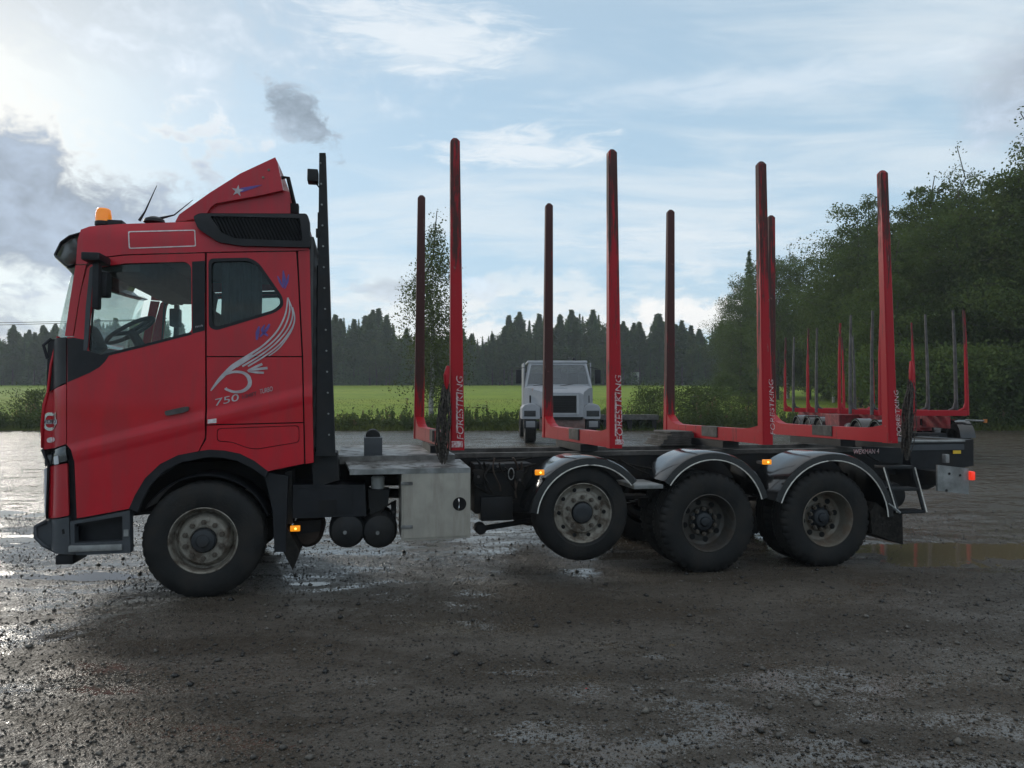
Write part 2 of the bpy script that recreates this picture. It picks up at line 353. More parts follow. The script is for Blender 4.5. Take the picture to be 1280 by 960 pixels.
def gravel_material():
    m = bpy.data.materials.new('wet_gravel'); m.use_nodes = True; k = NT(m.node_tree); b = k.n['Principled BSDF']
    tc = k.new('ShaderNodeTexCoord').outputs['Object']
    big = k.noise(k.mapping(tc, (.30, .85, 1)), 1.0, 6, .6, .5)
    mid = k.noise(tc, 6.0, 6, .6); fine = k.noise(tc, 48.0, 5, .65); grit = k.noise(tc, 150.0, 3, .6)
    vo = k.new('ShaderNodeTexVoronoi'); k.put(vo, 'Vector', tc); vo.inputs['Scale'].default_value = 58.0
    vb = k.new('ShaderNodeTexVoronoi'); k.put(vb, 'Vector', tc); vb.inputs['Scale'].default_value = 17.0
    c = k.mix(k.ramp(big, .38, .62), (.058, .043, .028), (.080, .066, .050))
    sep = k.new('ShaderNodeSeparateXYZ'); k.put(sep, 0, tc)
    # wetter ground far out and past the nose of the truck; drier where wheels have pressed it in front
    region = k.math('ADD', k.ramp(sep.outputs[1], 6.2, 10.5, 0, .16), k.math('ADD', k.ramp(sep.outputs[0], -1.5, -4.5, 0, .12), k.math('MULTIPLY', k.ramp(sep.outputs[1], 5.4, 3.8, 0, .12), k.ramp(sep.outputs[0], -.8, .8))))
    film = k.noise(k.mapping(tc, (.75, 2.0, 1), (5, 3, 0)), 1.0, 7, .62, .6)
    fw = k.ramp(sep.outputs[1], 8.5, 13.0)
    strk = k.noise(k.mapping(tc, (1.3, 2.6, 1), (9, 4, 0)), 1.6, 8, .72, .5)
    pool = k.ramp(k.math('ADD', k.math('ADD', film, region), k.math('ADD', k.math('MULTIPLY', k.math('SUBTRACT', fine, .5), .75), k.math('MULTIPLY', k.math('ADD', k.math('MULTIPLY', k.math('SUBTRACT', mid, .5), .9), k.math('SUBTRACT', strk, .50)), fw))), .575, .66)
    c = k.mix(k.math('MULTIPLY', k.ramp(vo.outputs['Color'], .2, .9), .6), c, (.110, .097, .080))
    c = k.mix(k.ramp(fine, .56, .68), c, (.020, .018, .016)); k.put(b, 'Base Color', c)
    wet = k.ramp(k.math('ADD', k.math('MULTIPLY', big, .7), k.math('MULTIPLY', mid, .3)), .44, .60)
    r = k.math('MAXIMUM', k.math('SUBTRACT', k.math('SUBTRACT', .48, k.math('MULTIPLY', wet, .20)), k.math('MULTIPLY', region, .15)), .22); r = k.math('ADD', r, k.math('MULTIPLY', k.math('SUBTRACT', fine, .5), .3)); k.put(b, 'Roughness', k.math('ADD', k.math('MULTIPLY', r, k.math('SUBTRACT', 1.0, pool)), k.math('MULTIPLY', pool, k.ramp(sep.outputs[1], 9.0, 15.0, .08, .16))))
    dryf = k.math('MULTIPLY', fw, k.math('SUBTRACT', 1.0, pool)); k.put(b, 'Specular IOR Level', k.math('MAXIMUM', k.math('SUBTRACT', k.math('ADD', .22, k.math('MULTIPLY', k.math('MAXIMUM', wet, pool), .38)), k.math('MULTIPLY', dryf, .45)), .04))
    h = k.math('ADD', k.math('MULTIPLY', k.math('SUBTRACT', 1.0, vo.outputs['Distance']), .5), k.math('ADD', k.math('MULTIPLY', fine, 1.0), k.math('MULTIPLY', grit, .35)))
    h = k.math('ADD', h, k.math('MULTIPLY', k.math('SUBTRACT', 1.0, vb.outputs['Distance']), .8))
    lump = k.noise(k.mapping(tc, (1.0, 1.6, 1)), 3.2, 5, .65); h = k.math('ADD', h, k.math('MULTIPLY', k.math('ADD', k.math('MULTIPLY', lump, 2.4), k.math('MULTIPLY', mid, 1.6)), k.ramp(sep.outputs[1], 7.5, 14.0, .25, 1.3)))
    bn = k.new('ShaderNodeBump'); bn.inputs['Distance'].default_value = .028; k.put(bn, 'Height', h)
    k.put(bn, 'Strength', k.math('MULTIPLY', k.math('SUBTRACT', 1.0, k.math('MULTIPLY', wet, .4)), k.math('SUBTRACT', 1.0, k.math('MULTIPLY', pool, k.ramp(sep.outputs[1], 9.0, 15.0, .92, .50))))); k.put(b, 'Normal', bn.outputs[0]); MATS['wet_gravel'] = m
def grass_material():
    m = bpy.data.materials.new('field_grass'); m.use_nodes = True; k = NT(m.node_tree); b = k.n['Principled BSDF']
    tc = k.new('ShaderNodeTexCoord').outputs['Object']
    a = k.noise(k.mapping(tc, (.02, .10, 1)), 1.0, 5, .6); f = k.noise(k.mapping(tc, (.6, .25, 1)), 1.0, 6, .7)
    c = k.mix(k.ramp(a, .35, .65), (.150, .225, .018), (.205, .250, .028)); c = k.mix(k.ramp(f, .45, .75), c, (.110, .160, .020)); k.put(b, 'Base Color', c)
    b.inputs['Roughness'].default_value = .9; b.inputs['Specular IOR Level'].default_value = .1
    bn = k.new('ShaderNodeBump'); bn.inputs['Strength'].default_value = .6; bn.inputs['Distance'].default_value = .2; k.put(bn, 'Height', f); k.put(b, 'Normal', bn.outputs[0]); MATS['field_grass'] = m
def water_material():
    m = bpy.data.materials.new('muddy_water'); m.use_nodes = True; k = NT(m.node_tree); b = k.n['Principled BSDF']
    b.inputs['Base Color'].default_value = (.125, .098, .062, 1); b.inputs['Roughness'].default_value = .06; b.inputs['IOR'].default_value = 1.33
    tc = k.new('ShaderNodeTexCoord').outputs['Object']; bn = k.new('ShaderNodeBump'); bn.inputs['Strength'].default_value = .05; bn.inputs['Distance'].default_value = .01
    k.put(bn, 'Height', k.noise(tc, 9, 2)); k.put(b, 'Normal', bn.outputs[0]); MATS['muddy_water'] = m
gravel_material(); grass_material(); water_material()

def micro(X, Y):
    far = np.maximum(np.maximum(Y-11.5, 2.4-Y), np.maximum(X-7.5, -6.5-X)); cell = .033+.035*np.maximum(far, 0); fd = lambda w: np.clip(1.6-cell*2.4/w, 0, 1)
    h = .030*vnoise(X, Y*1.8, 2.6, 1)*fd(1.4)+.016*vnoise(X+Y*.3, Y*1.5, .9, 2)*fd(.6)+.012*vnoise(X, Y, .33, 3)*fd(.33)+.008*vnoise(X, Y, .12, 4)*fd(.12)+.006*vnoise(X, Y, .05, 5)*fd(.08)+.006*np.exp(-((Y-4.2)/1.6)**2)
    def dip(cx, cy, rx, ry, d): return -d*np.exp(-(((X-cx)/rx)**2+((Y-cy)/ry)**2))
    h += dip(6.2, 9.0, 2.1, .55, .040)+dip(4.6, 8.2, .8, .35, .022)+dip(7.2, 8.1, 1.0, .3, .03)+dip(-4.4, 7.6, .9, .22, .026)+dip(-6.5, 9.6, 1.6, .3, .022)+dip(-2.0, 7.35, .22, .07, .020)
    for y0, sl, d in ((5.35, .16, .009), (4.95, .16, .007), (3.3, -.10, .007), (3.75, -.10, .009), (10.4, .12, .010)):      # old wheel ruts
        t = Y-(y0+sl*X+.12*np.sin(X*.5+y0)); h += -d*np.exp(-(t/.16)**2)*(1+.35*np.sin(X*38+np.abs(t)*60))+.5*d*np.exp(-((np.abs(t)-.27)/.08)**2)
    h += dip(-9, 12, 3, .5, .03)+dip(3.2, 3.8, .7, .25, .012)
    return h
def axis(lo, a, b, hi, d, g):
    mid = list(np.arange(a, b, d)); up = []; s = d; x = mid[-1]
    while x < hi: s *= g; x += s; up.append(min(x, hi))
    dn = []; s = d; x = mid[0]
    while x > lo: s *= g; x -= s; dn.append(max(x, lo))
    return np.array(dn[::-1]+mid+up)
def build_ground():
    xs = axis(-90, -6.5, 7.5, 90, .033, 1.04); ys = axis(-60, 2.4, 11.5, 37.0, .033, 1.03)
    X, Y = np.meshgrid(xs, ys, indexing='ij'); Z = terrain(X, Y)+micro(X, Y)*np.interp(Y, [-60, 12, 16, 37], [1, 1, 1.3, 1.3])
    n, m = X.shape; V = np.stack([X, Y, Z], -1).reshape(-1, 3); i = np.arange(n*m).reshape(n, m)
    Q = np.stack([i[:-1, :-1], i[1:, :-1], i[1:, 1:], i[:-1, 1:]], -1).reshape(-1, 4)
    me = fast_mesh('yard_ground', V, Q, 'wet_gravel'); me.polygons.foreach_set('use_smooth', [True]*len(me.polygons))
    kind(link('yard_ground', me), 'structure')
    # standing water: shows only where the gravel dips below it
    xs = np.linspace(-16, 14, 2); V = [(-22, 1.5, -.019), (20, 1.5, -.019), (20, 13.4, -.019), (-22, 13.4, -.019)]
    kind(link('puddle_water', fast_mesh('puddle_water', V, [(0, 1, 2, 3)], 'muddy_water')), 'structure')
    xs = np.array([-700, -300, -120, -60, -30, 0, 30, 60, 120, 300, 700.]); ys = np.concatenate([np.linspace(36.6, 46, 12), np.linspace(50, 230, 30), np.linspace(260, 900, 6)])
    X, Y = np.meshgrid(xs, ys, indexing='ij'); Z = terrain(X, Y)+.02
    n, m = X.shape; V = np.stack([X, Y, Z], -1).reshape(-1, 3); i = np.arange(n*m).reshape(n, m)
    Q = np.stack([i[:-1, :-1], i[1:, :-1], i[1:, 1:], i[:-1, 1:]], -1).reshape(-1, 4)
    kind(link('field', fast_mesh('field', V, Q, 'field_grass')), 'structure')
    # wide land around the yard, out to the horizon on the other sides
    V = [(-900, -900, -.3), (900, -900, -.3), (900, 900, -.3), (-900, 900, -.3)]
    kind(link('land', fast_mesh('land', V, [(0, 1, 2, 3)], 'field_grass')), 'structure')
    # loose stones
    N = 115000; y = 2.3+rng.random(N)**1.4*9.7; x = (rng.random(N)*2-1)*(y*.8+1.0); s = .0028+.010*rng.random(N)**4.5; big = rng.random(N) < .0050; s[big] = .014+.016*rng.random(big.sum())
    z = micro(x, y)+s*.25
    base = np.array([(1, 0, 0), (0, 1, 0), (-1, 0, 0), (0, -1, 0), (0, 0, .8), (0, 0, -.6)])
    P = base[None]*(.65+.7*rng.random((N, 6, 1)))*s[:, None, None]; a = rng.random(N)*6.28; ca, sa = np.cos(a)[:, None], np.sin(a)[:, None]
    P = np.stack([P[..., 0]*ca-P[..., 1]*sa, P[..., 0]*sa+P[..., 1]*ca, P[..., 2]], -1)+np.stack([x, y, z], -1)[:, None]
    fb = np.array([(0, 1, 4), (1, 2, 4), (2, 3, 4), (3, 0, 4), (1, 0, 5), (2, 1, 5), (3, 2, 5), (0, 3, 5)])
    Fs = (fb[None]+6*np.arange(N)[:, None, None]).reshape(-1, 3)
    kind(link('loose_gravel', fast_mesh('loose_gravel', P.reshape(-1, 3), Fs, 'stone')), 'stuff')
build_ground()

# ------------------------------------------------------------------ vegetation
def leaf_quads(P, size, rg, flat=0.0, aspect=.62):
    """P (n,3) centres -> verts/faces of randomly turned diamond leaves"""
    n = len(P); a = rg.normal(size=(n, 3)); a /= np.linalg.norm(a, axis=1)[:, None]; b = rg.normal(size=(n, 3)); b[:, 2] *= (1-flat)
    b -= a*(a*b).sum(1)[:, None]; b /= np.linalg.norm(b, axis=1)[:, None]
    s = (size*(.6+.8*rg.random(n)))[:, None]; V = np.stack([P-a*s*.5, P+b*s*.5*aspect, P+a*s*.5, P-b*s*.5*aspect], 1)
    return V.reshape(-1, 3), np.arange(4*n).reshape(n, 4)
def tree_meshes(seed, h, rad, leaves, lsize, leafm, barkm, base=.18, nl=22, droop=0.0, shape='round', trunk_r=.16, clump=1.0):
    rg = np.random.default_rng(seed); b = MB()
    k = 9; tp = [(rg.normal()*.02*h*(i/k), rg.normal()*.02*h*(i/k), h*.96*i/k) for i in range(k+1)]
    tp[0] = (0, 0, -.4); b.tube(tp, [trunk_r*(1-.93*i/k)+.012 for i in range(k+1)], 7)
    cl = []
    for q in range(nl):
        f = base+(1-base)*((q+rg.random())/nl); z = h*.95*f; i = min(int(f*.95*k), k-1); t0 = Vector(tp[i]).lerp(Vector(tp[i+1]), min(1, max(0, f*.95*k-i))); z = t0.z
        if shape == 'round': rr = rad*(.30+.70*math.sin(math.pi*min(1, max(0, ((f-base)/(1-base))*.80+.17))))
        elif shape == 'tall': rr = rad*(.22+.78*math.sin(math.pi*min(1, ((f-base)/(1-base))*.86+.14))**.8)
        elif shape == 'column': rr = rad*(.62+.38*math.sin(math.pi*f))*min(1, (1.03-f)*6)
        else: rr = rad*(1.02-((f-base)/(1-base)))
        rr *= .55+.75*rg.random(); an = q*2.4+rg.normal()*.4; up = .45*rr*(1-f*.2) if droop <= 0 else .25*rr
        pts = []
        for s in range(5):
            g = s/4; pts.append(Vector((t0.x+math.cos(an)*rr*g, t0.y+math.sin(an)*rr*g, z+up*g-droop*rr*g*g*1.2+rg.normal()*.03*rr)))
        b.tube(pts, [.20*trunk_r*(1-f*.6)*(1-.8*s/4)+.006 for s in range(5)], 4, False)
        for s in range(1, 5): cl.append((pts[s], rr*(.20+.10*rg.random())+.16))
        for s in (2, 3, 4):      # side twigs
            for w in range(2):
                d = Vector((rg.normal(), rg.normal(), .25*rg.normal()))*rr*.28; e = pts[s]+d; b.tube([pts[s], e], [.010, .004], 3, False); cl.append((e, rr*.16+.12))
    cl.append((Vector(tp[-1]), .35))
    w = np.array([c[1]**1.6 for c in cl]); w /= w.sum(); ids = rg.choice(len(cl), leaves, p=w)
    C = np.array([tuple(c[0]) for c in cl])[ids]; S = np.array([c[1] for c in cl])[ids][:, None]*clump
    O = rg.normal(size=(leaves, 3)); O *= np.minimum(1, 1.6/np.linalg.norm(O, axis=1))[:, None]
    P = C+O*S*np.array([1, 1, .75])
    if droop > 0: P[:, 2] -= np.abs(rg.normal(size=leaves))*droop*.55*S[:, 0]*2.0
    P[:, 2] = np.maximum(P[:, 2], h*base*.35)
    V, Fq = leaf_quads(P, lsize, rg)
    return b.mesh('trunk', fixn=False), fast_mesh('crown', V, Fq, leafm), barkm
def conifer_meshes(seed, h, rad, pine=False, n=1500):
    rg = np.random.default_rng(seed); b = MB(); b.tube([(0, 0, -.5), (0, 0, h*.5), (0, 0, h)], [.012*h, .008*h, .015], 6)
    base = .30 if pine else .04; f = base+(1-base)*rg.random(n)**(.9 if pine else 1.25)
    lay = np.floor(f*26)/26+(.05 if pine else .012)*rg.random(n); g = (lay-base)/(1-base)
    env = rad*((1.02-g)**.62*1.12*np.minimum(1, (g+.22)*2.2)*(.75+.25*np.sin(lay*23+seed)) if pine else (1.01-g)**.9*(.80+.20*np.sin(lay*170))); an = np.floor(rg.random(n)*9)/9*6.283+lay*40+rg.normal(size=n)*.16
    r = env*np.sqrt(rg.random(n))*(.75+.4*rg.random(n)); z = h*lay-(0 if pine else .28)*r+rg.normal(size=n)*(.35 if pine else .16)
    P = np.stack([np.cos(an)*r, np.sin(an)*r, np.minimum(z, h*1.03)], -1)
    d = np.stack([np.cos(an), np.sin(an), np.full(n, .15 if pine else -.30)], -1)+rg.normal(size=(n, 3))*.25
    sd = np.stack([-np.sin(an), np.cos(an), rg.normal(size=n)*.5], -1); L = ((.5+.6*rg.random(n))*(.40 if pine else .46*(.32+.68*(1-g))))[:, None]; Wd = L*(.55 if pine else .36)
    V = np.stack([P-d*L*.6, P+sd*Wd, P+d*L, P-sd*Wd], 1).reshape(-1, 3); Fq = np.arange(4*n).reshape(n, 4)
    tip = np.array([(-.05, 0, h*.95), (.05, 0, h*.95), (0, .02, h*1.02), (0, -.02, h*1.0)]); V = np.concatenate([V, tip]); Fq = np.concatenate([Fq, [[4*n, 4*n+1, 4*n+2, 4*n+3]]])
    return b.mesh('trunk', fixn=False), fast_mesh('crown', V, Fq, 'needle_pine' if pine else 'needle'), 'bark'
def plant_tree(name, ms, x, y, sc, rz, label, cat, group=None, sx=1.0):
    o = empty(name, (x, y, tz(x, y)), rz); o.scale = (sc*sx, sc*sx, sc); tr, cr, bk = ms
    link('trunk', tr, o, bk); link('crown', cr, o); tag(o, label, cat, group); return o

def forest():
    # far wood beyond the field
    con = [conifer_meshes(100+i, 15, 1.9+.22*i, False, 5200) for i in range(4)]+[conifer_meshes(120+i, 15.5, 2.6, True, 5200) for i in range(3)]
    dec = [tree_meshes(140+i, 13.5, 2.9, 7500, .27, 'leaf_dark', 'bark', .06, 24, 0, 'round', clump=.8) for i in range(3)]
    G = 'trees of the far wood beyond the field'
    LB = ['dark pointed spruce standing in the far wood beyond the green field', 'tall dark pine with bare lower trunk in the far wood beyond the field', 'rounded leafy tree standing in the far wood beyond the green field']
    cnt = 0
    for row, (dy, n) in enumerate(((0, 128), (4, 112), (9, 96))):
        for i in range(n):
            x = -150+(i+.5+random.uniform(-.4, .4))*(225/n); az = math.atan2(x, 170)
            y = 171+dy+random.uniform(-1.5, 1.5)-max(0, (x-30))*.35
            r = random.random(); ms, t = (random.choice(con[:4]), 0) if r < .34 else ((random.choice(con[4:]), 1) if r < .66 else (random.choice(dec), 2))
            sc = random.uniform(.90, 1.06)*(1+row*.03)*(1.0+.14*math.sin(x*.11)+.07*math.sin(x*.37+1)); sc *= .93+.25*max(0, (x-20)/55); sc *= 1-.10*(x < -95)
            plant_tree(('spruce_tree', 'pine_tree', 'leafy_tree')[t], ms, x, y, sc, random.uniform(0, 6.3), LB[t], 'tree', G+' '+('(spruces)', '(pines)', '(leafy)')[t], (1.0, 1.1, 1.0)[t])
    # dense undergrowth at the foot of that wood
    rg = np.random.default_rng(5); N = 34000; x = rg.random(N)*260-165; y = 172+rg.random(N)*16-np.maximum(0, x-30)*.35; P = np.stack([x, y, terrain(x, y)+np.abs(rg.normal(size=N))*3.0], -1)
    V, Fq = leaf_quads(P, .9, rg); o = kind(link('undergrowth', fast_mesh('undergrowth', V, Fq, 'needle')), 'stuff'); tag(o, 'dark undergrowth along the foot of the far wood', 'undergrowth')
    N = 64000; x = rg.random(N)*250-155; y = 178+rg.random(N)*14-np.maximum(0, x-30)*.35; top = 12.6*(1.0+.14*np.sin(x*.11)+.07*np.sin(x*.37+1))*(.93+.25*np.maximum(0, (x-20)/55))*(1+.10*vnoise(x, y, 3.0, 77)*2)
    P = np.stack([x, y, terrain(x, y)+top*rg.random(N)**.8], -1); V, Fq = leaf_quads(P, .75, rg); o = kind(link('distant_wood', fast_mesh('distant_wood', V, Fq, 'needle')), 'stuff'); tag(o, 'dense dark mass of the wood behind the far front trees', 'wood')
    # the wood edge on the right, beside the yard
    ds = [tree_meshes(200+i, 15, 3.3, 27000, .155, 'leaf_dark', 'bark', .05, 44, clump=.72) for i in range(4)]; bs = [tree_meshes(220+i, 15, 2.6, 14000, .14, 'leaf_birch', 'bark_birch', .22, 30, .9, 'tall', .13) for i in range(2)]
    sp = [conifer_meshes(240, 15, 2.3, False, 7000)]
    front = [(916, 356, 96, 'b'), (938, 318, 92, 's'), (926, 345, 90, 'd'), (957, 318, 86, 'd'), (985, 305, 82, 'b'), (972, 325, 78, 'd'), (1012, 318, 78, 'd'), (1042, 290, 70, 'b'), (1062, 284, 66, 'd'), (1090, 246, 62, 'd'), (1075, 275, 60, 'd'), (1118, 270, 57, 'd'), (1146, 240, 54, 'd'),
             (1168, 218, 52, 'd'), (1200, 184, 49, 'b'), (1205, 235, 46, 'd'), (1232, 226, 50, 'd'), (1262, 228, 45, 'd'), (1288, 140, 43, 'b'), (1276, 212, 44, 'd'), (1310, 200, 41, 'd'), (1345, 185, 40, 'd'), (1400, 190, 38, 'd')]
    lab = {'s': 'dark slender spruce in the wood edge beside the parked log trailer', 'd': 'dense dark leafy tree in the wood edge beside the parked log trailer', 'b': 'airy birch rising above the wood edge beside the parked log trailer'}
    for px, py, Y, t in front:
        X = (px-640)/F*Y; hh = (503-py)/F*Y+CH-tz(X, Y); ms = random.choice({'s': sp, 'd': ds, 'b': bs}[t])
        plant_tree({'s': 'spruce_tree', 'd': 'leafy_tree', 'b': 'birch_tree'}[t], ms, X, Y, hh/14.4, random.uniform(0, 6.3), lab[t], 'tree', 'wood edge trees ('+t+')', random.uniform(.80, 1.1))
    for i in range(34):      # deeper rows
        Y = random.uniform(46, 110); X = .36*Y+6+random.uniform(2, 26)*(.6+.4*random.random())
        if (X/Y) < .34: continue
        plant_tree('leafy_tree', random.choice(ds), X, Y, random.uniform(.78, .98)*min(1.0, .62+.4*(X/Y)), random.uniform(0, 6.3), lab['d'], 'tree', 'wood edge trees (d)', 1.2)
    # shrubs at its foot
    sh = [tree_meshes(260+i, 3.2, 1.7, 5200, .15, 'leaf_dark', 'bark', .02, 16, 0, 'round', .05) for i in range(3)]
    for i in range(26):
        Y = 38+i*2.0+random.uniform(-.8, .8); X = .345*Y+10.5-.06*(Y-40)+random.uniform(-.6, 1.6); plant_tree('shrub', random.choice(sh), X, Y, random.uniform(.8, 1.5), random.uniform(0, 6.3), 'low dark shrub at the foot of the wood edge behind the log trailer', 'shrub', 'shrubs along the wood edge')
    for i in range(9):
        X = 19.5+i*1.9+random.uniform(-.4, .4); plant_tree('shrub', random.choice(sh), X, 38.6+random.uniform(-.5, 1.2), random.uniform(.7, 1.5), random.uniform(0, 6.3), 'low dark shrub at the foot of the wood edge behind the log trailer', 'shrub', 'shrubs along the wood edge')
    # birch by the yard
    plant_tree('birch_tree', tree_meshes(301, 12.0, 1.4, 15000, .12, 'leaf_birch', 'bark_birch', .24, 46, 1.3, 'column', .13), (539-640)/F*39, 39, 1.0, 1.0, 'slender weeping birch with white trunk standing alone by the field edge', 'tree')
    # willow bushes and a stump-like dark bush by the field
    wb = [tree_meshes(310+i, 2.2, 1.5, 4200, .12, 'bush_leaf', 'bark', .02, 18, 0, 'round', .04) for i in range(2)]
    for j, (px, Y, s, sx, lb) in enumerate(((812, 39.5, .92, .75, 'pale green willow bush between the grey truck and the second tall stake'), (868, 41, .92, 1.25, 'wide pale willow bush in the weeds beside the far end of the beam'), (935, 42, .75, 1.3, 'low spreading willow bush before the start of the wood edge'), (44, 40.5, .85, .9, 'small grey green bush in the weeds in front of the red cab'))):
        plant_tree('willow_bush', wb[j % 2], (px-640)/F*Y, Y, s, j*1.3, lb, 'bush', None, sx)
    plant_tree('shrub', sh[1], (902-640)/F*75, 75, .85, .4, 'dark round shrub standing alone in the field before the far wood', 'shrub', None, 1.1)

def weeds():
    rg = np.random.default_rng(11); V = []; Fs = []; n0 = 0
    def blades(x, y, h, lean, w):
        n = len(x); z = terrain(x, y)-.02; a = rg.random(n)*6.283; dx, dy = np.cos(a), np.sin(a); b = np.stack([x, y, z], -1); s = np.stack([-dy, dx, np.zeros(n)], -1)*w[:, None]
        m = b+np.stack([dx*lean*h*.35, dy*lean*h*.35, h*.62], -1); t = b+np.stack([dx*lean*h, dy*lean*h, h], -1)
        return np.stack([b-s, b+s, m+s*.7, t], 1).reshape(-1, 3), np.arange(4*n).reshape(n, 4), t, m
    N = 46000; x = rg.random(N)*92-58; y = 36.2+np.abs(rg.normal(size=N))*1.5; clump = .5+.9*np.clip(vnoise(x, y*.5, 2.2, 31)+.5, 0, 1)+.5*vnoise(x, y, .7, 32)
    h = np.clip(.34*clump*(.5+rg.random(N)), .12, 1.3)*np.interp(y, [36.2, 37, 38.5, 42], [.45, .9, 1.1, .6]); v, f, t, m = blades(x, y, h, .35, .010+.012*rg.random(N))
    tag(kind(link('tall_grass', fast_mesh('tall_grass', v, f, 'weed')), 'stuff'), 'tall unmown grass along the edge of the gravel yard', 'grass')
    # leafy weeds
    M = 5200; xs = rg.random(M)*92-58; ys = 36.5+np.abs(rg.normal(size=M))*1.5; hs = .25+.85*rg.random(M)*np.clip(vnoise(xs, ys, 2.0, 33)+.85, .3, 1.4)
    k = 16; g = np.tile(np.linspace(.15, 1, k), (M, 1)); P = np.stack([xs[:, None]+rg.normal(size=(M, k))*.09*(1.2-g), ys[:, None]+rg.normal(size=(M, k))*.09*(1.2-g), terrain(xs, ys)[:, None]+hs[:, None]*g], -1).reshape(-1, 3)
    v, f = leaf_quads(P, .17, rg, aspect=.45); tag(kind(link('leafy_weeds', fast_mesh('leafy_weeds', v, f, 'bush_leaf')), 'stuff'), 'leafy green weeds growing along the field edge', 'weeds')
    B = rg.choice(M, 420); k = 9; g = np.tile(np.linspace(.9, 1.35, k), (len(B), 1)); P = np.stack([xs[B][:, None]+rg.normal(size=(len(B), k))*.03, ys[B][:, None]+rg.normal(size=(len(B), k))*.03, terrain(xs[B], ys[B])[:, None]+hs[B][:, None]*g], -1).reshape(-1, 3)
    v, f = leaf_quads(P, .10, rg); tag(kind(link('seed_heads', fast_mesh('seed_heads', v, f, 'bloom')), 'stuff'), 'brownish seed heads above the weeds at the field edge', 'weeds')
    # short field grass near the verge so the field has a soft surface
    N = 60000; x = rg.random(N)*150-100; y = 39+rg.random(N)**1.4*42; v, f, _, _ = blades(x, y, .05+.09*rg.random(N), .5, .02+.02*rg.random(N))
    tag(kind(link('field_blades', fast_mesh('field_blades', v, f, 'weed')), 'stuff'), 'short green grass of the field behind the weeds', 'grass')
forest(); weeds()

# ------------------------------------------------------------------ the logging truck (local x = rearwards, y = away from the viewer's side, z = up)
TA = R(11.40); TX, TY = -2.82, 6.725
def pix(x, y, v=0.0):
    """photo pixel -> (u, w) on the truck's upright plane at depth v"""
    cx, cy = (x-640)/F, (480-y)/F; c, s = math.cos(PITCH), math.sin(PITCH)
    d = Vector((cx, c-cy*s, s+cy*c)); ca, sa = math.cos(TA), math.sin(TA)
    o = Vector((-TX*ca-TY*sa, TX*sa-TY*ca, CH)); d = Vector((d.x*ca+d.y*sa, -d.x*sa+d.y*ca, d.z))
    t = (v-o.y)/d.y; return o.x+t*d.x, o.z+t*d.z
def px(poly, v=0.0): return [pix(x, y, v) for x, y in poly]
UF = pix(52, 540)[0]; UC = pix(118, 540)[0]; WR = pix(240, 300)[1]
CR0, CR1 = pix(84, 557), pix(388, 482)      # swage line along the cab side
def vside(u, w):
    v = 0.0
    if u < UC: d = min(1, (UC-u)/(UC-UF+.02)); v += .34*(1-math.sqrt(max(0, 1-d*d*.985)))
    if w > WR: v += .9*(w-WR)**1.6
    ln = CR0[1]+(CR1[1]-CR0[1])*(u-CR0[0])/(CR1[0]-CR0[0]); t = min(1, max(0, (ln-w)/.055)); v += .020*(1-t*t*(3-2*t))
    t2 = min(1, max(0, (ln-.13-w)/.03)); v += .006*t2
    return v
def pixs(x, y, off=0.0):
    v = 0
    for _ in range(4): u, w = pix(x, y, v); v = vside(u, w)+off
    return u, w
def rc(poly, r=6.0, n=4):
    """round polygon corners (pixels)"""
    out = []; m = len(poly)
    for i in range(m):
        p = Vector(poly[i]); a = Vector(poly[i-1])-p; b = Vector(poly[(i+1) % m])-p; q = min(r, a.length*.45, b.length*.45)
        p0 = p+a.normalized()*q; p1 = p+b.normalized()*q
        for j in range(n+1):
            t = j/n; out.append(tuple(p0*(1-t)**2+p*2*t*(1-t)+p1*t*t))
    return out
def inside(p, poly):
    x, y = p; c = False; j = len(poly)-1
    for i in range(len(poly)):
        xi, yi = poly[i]; xj, yj = poly[j]
        if (yi > y) != (yj > y) and x < (xj-xi)*(y-yi)/(yj-yi)+xi: c = not c
        j = i
    return c
def sheet(uw, holes, vf, th, grid=.055, mirror=False):
    loops = []
    for lp in [uw]+holes:
        o = []
        for i in range(len(lp)):
            a, b = lp[i], lp[(i+1) % len(lp)]; n = max(1, int(math.hypot(b[0]-a[0], b[1]-a[1])/grid))
            for j in range(n): o.append((a[0]+(b[0]-a[0])*j/n, a[1]+(b[1]-a[1])*j/n))
        loops.append(o)
    vs = []; es = []
    for lp in loops:
        n0 = len(vs); vs += lp; es += [(n0+i, n0+(i+1) % len(lp)) for i in range(len(lp))]
    bp = np.array(vs); xs = np.arange(bp[:, 0].min(), bp[:, 0].max(), grid); ys = np.arange(bp[:, 1].min(), bp[:, 1].max(), grid*.7)
    for x in xs:
        for y in ys:
            if np.min((bp[:, 0]-x)**2+(bp[:, 1]-y)**2) > (grid*.4)**2 and inside((x, y), loops[0]) and not any(inside((x, y), h) for h in loops[1:]): vs.append((x, y))
    r = delaunay_2d_cdt([Vector(p) for p in vs], es, [], 0, 1e-6); P = [(p.x, p.y) for p in r[0]]; T = []
    for f in r[2]:
        c = (sum(P[i][0] for i in f)/len(f), sum(P[i][1] for i in f)/len(f))
        if inside(c, loops[0]) and not any(inside(c, h) for h in loops[1:]): T.append(tuple(f))
    n = len(P); fv = [vf(*p) for p in P]; m = MB(); V = [(p[0], q, p[1]) for p, q in zip(P, fv)]+[(p[0], q+th, p[1]) for p, q in zip(P, fv)]
    if mirror: V = [(a, 2.5-b, c) for a, b, c in V]
    cnt = {}
    for f in T:
        for i in range(len(f)): e = (f[i], f[(i+1) % len(f)]); cnt[e] = 1
    Fs = [f for f in T]+[tuple(i+n for i in reversed(f)) for f in T]+[(a, b, b+n, a+n) for (a, b) in cnt if (b, a) not in cnt]
    m.add(V, Fs); return m
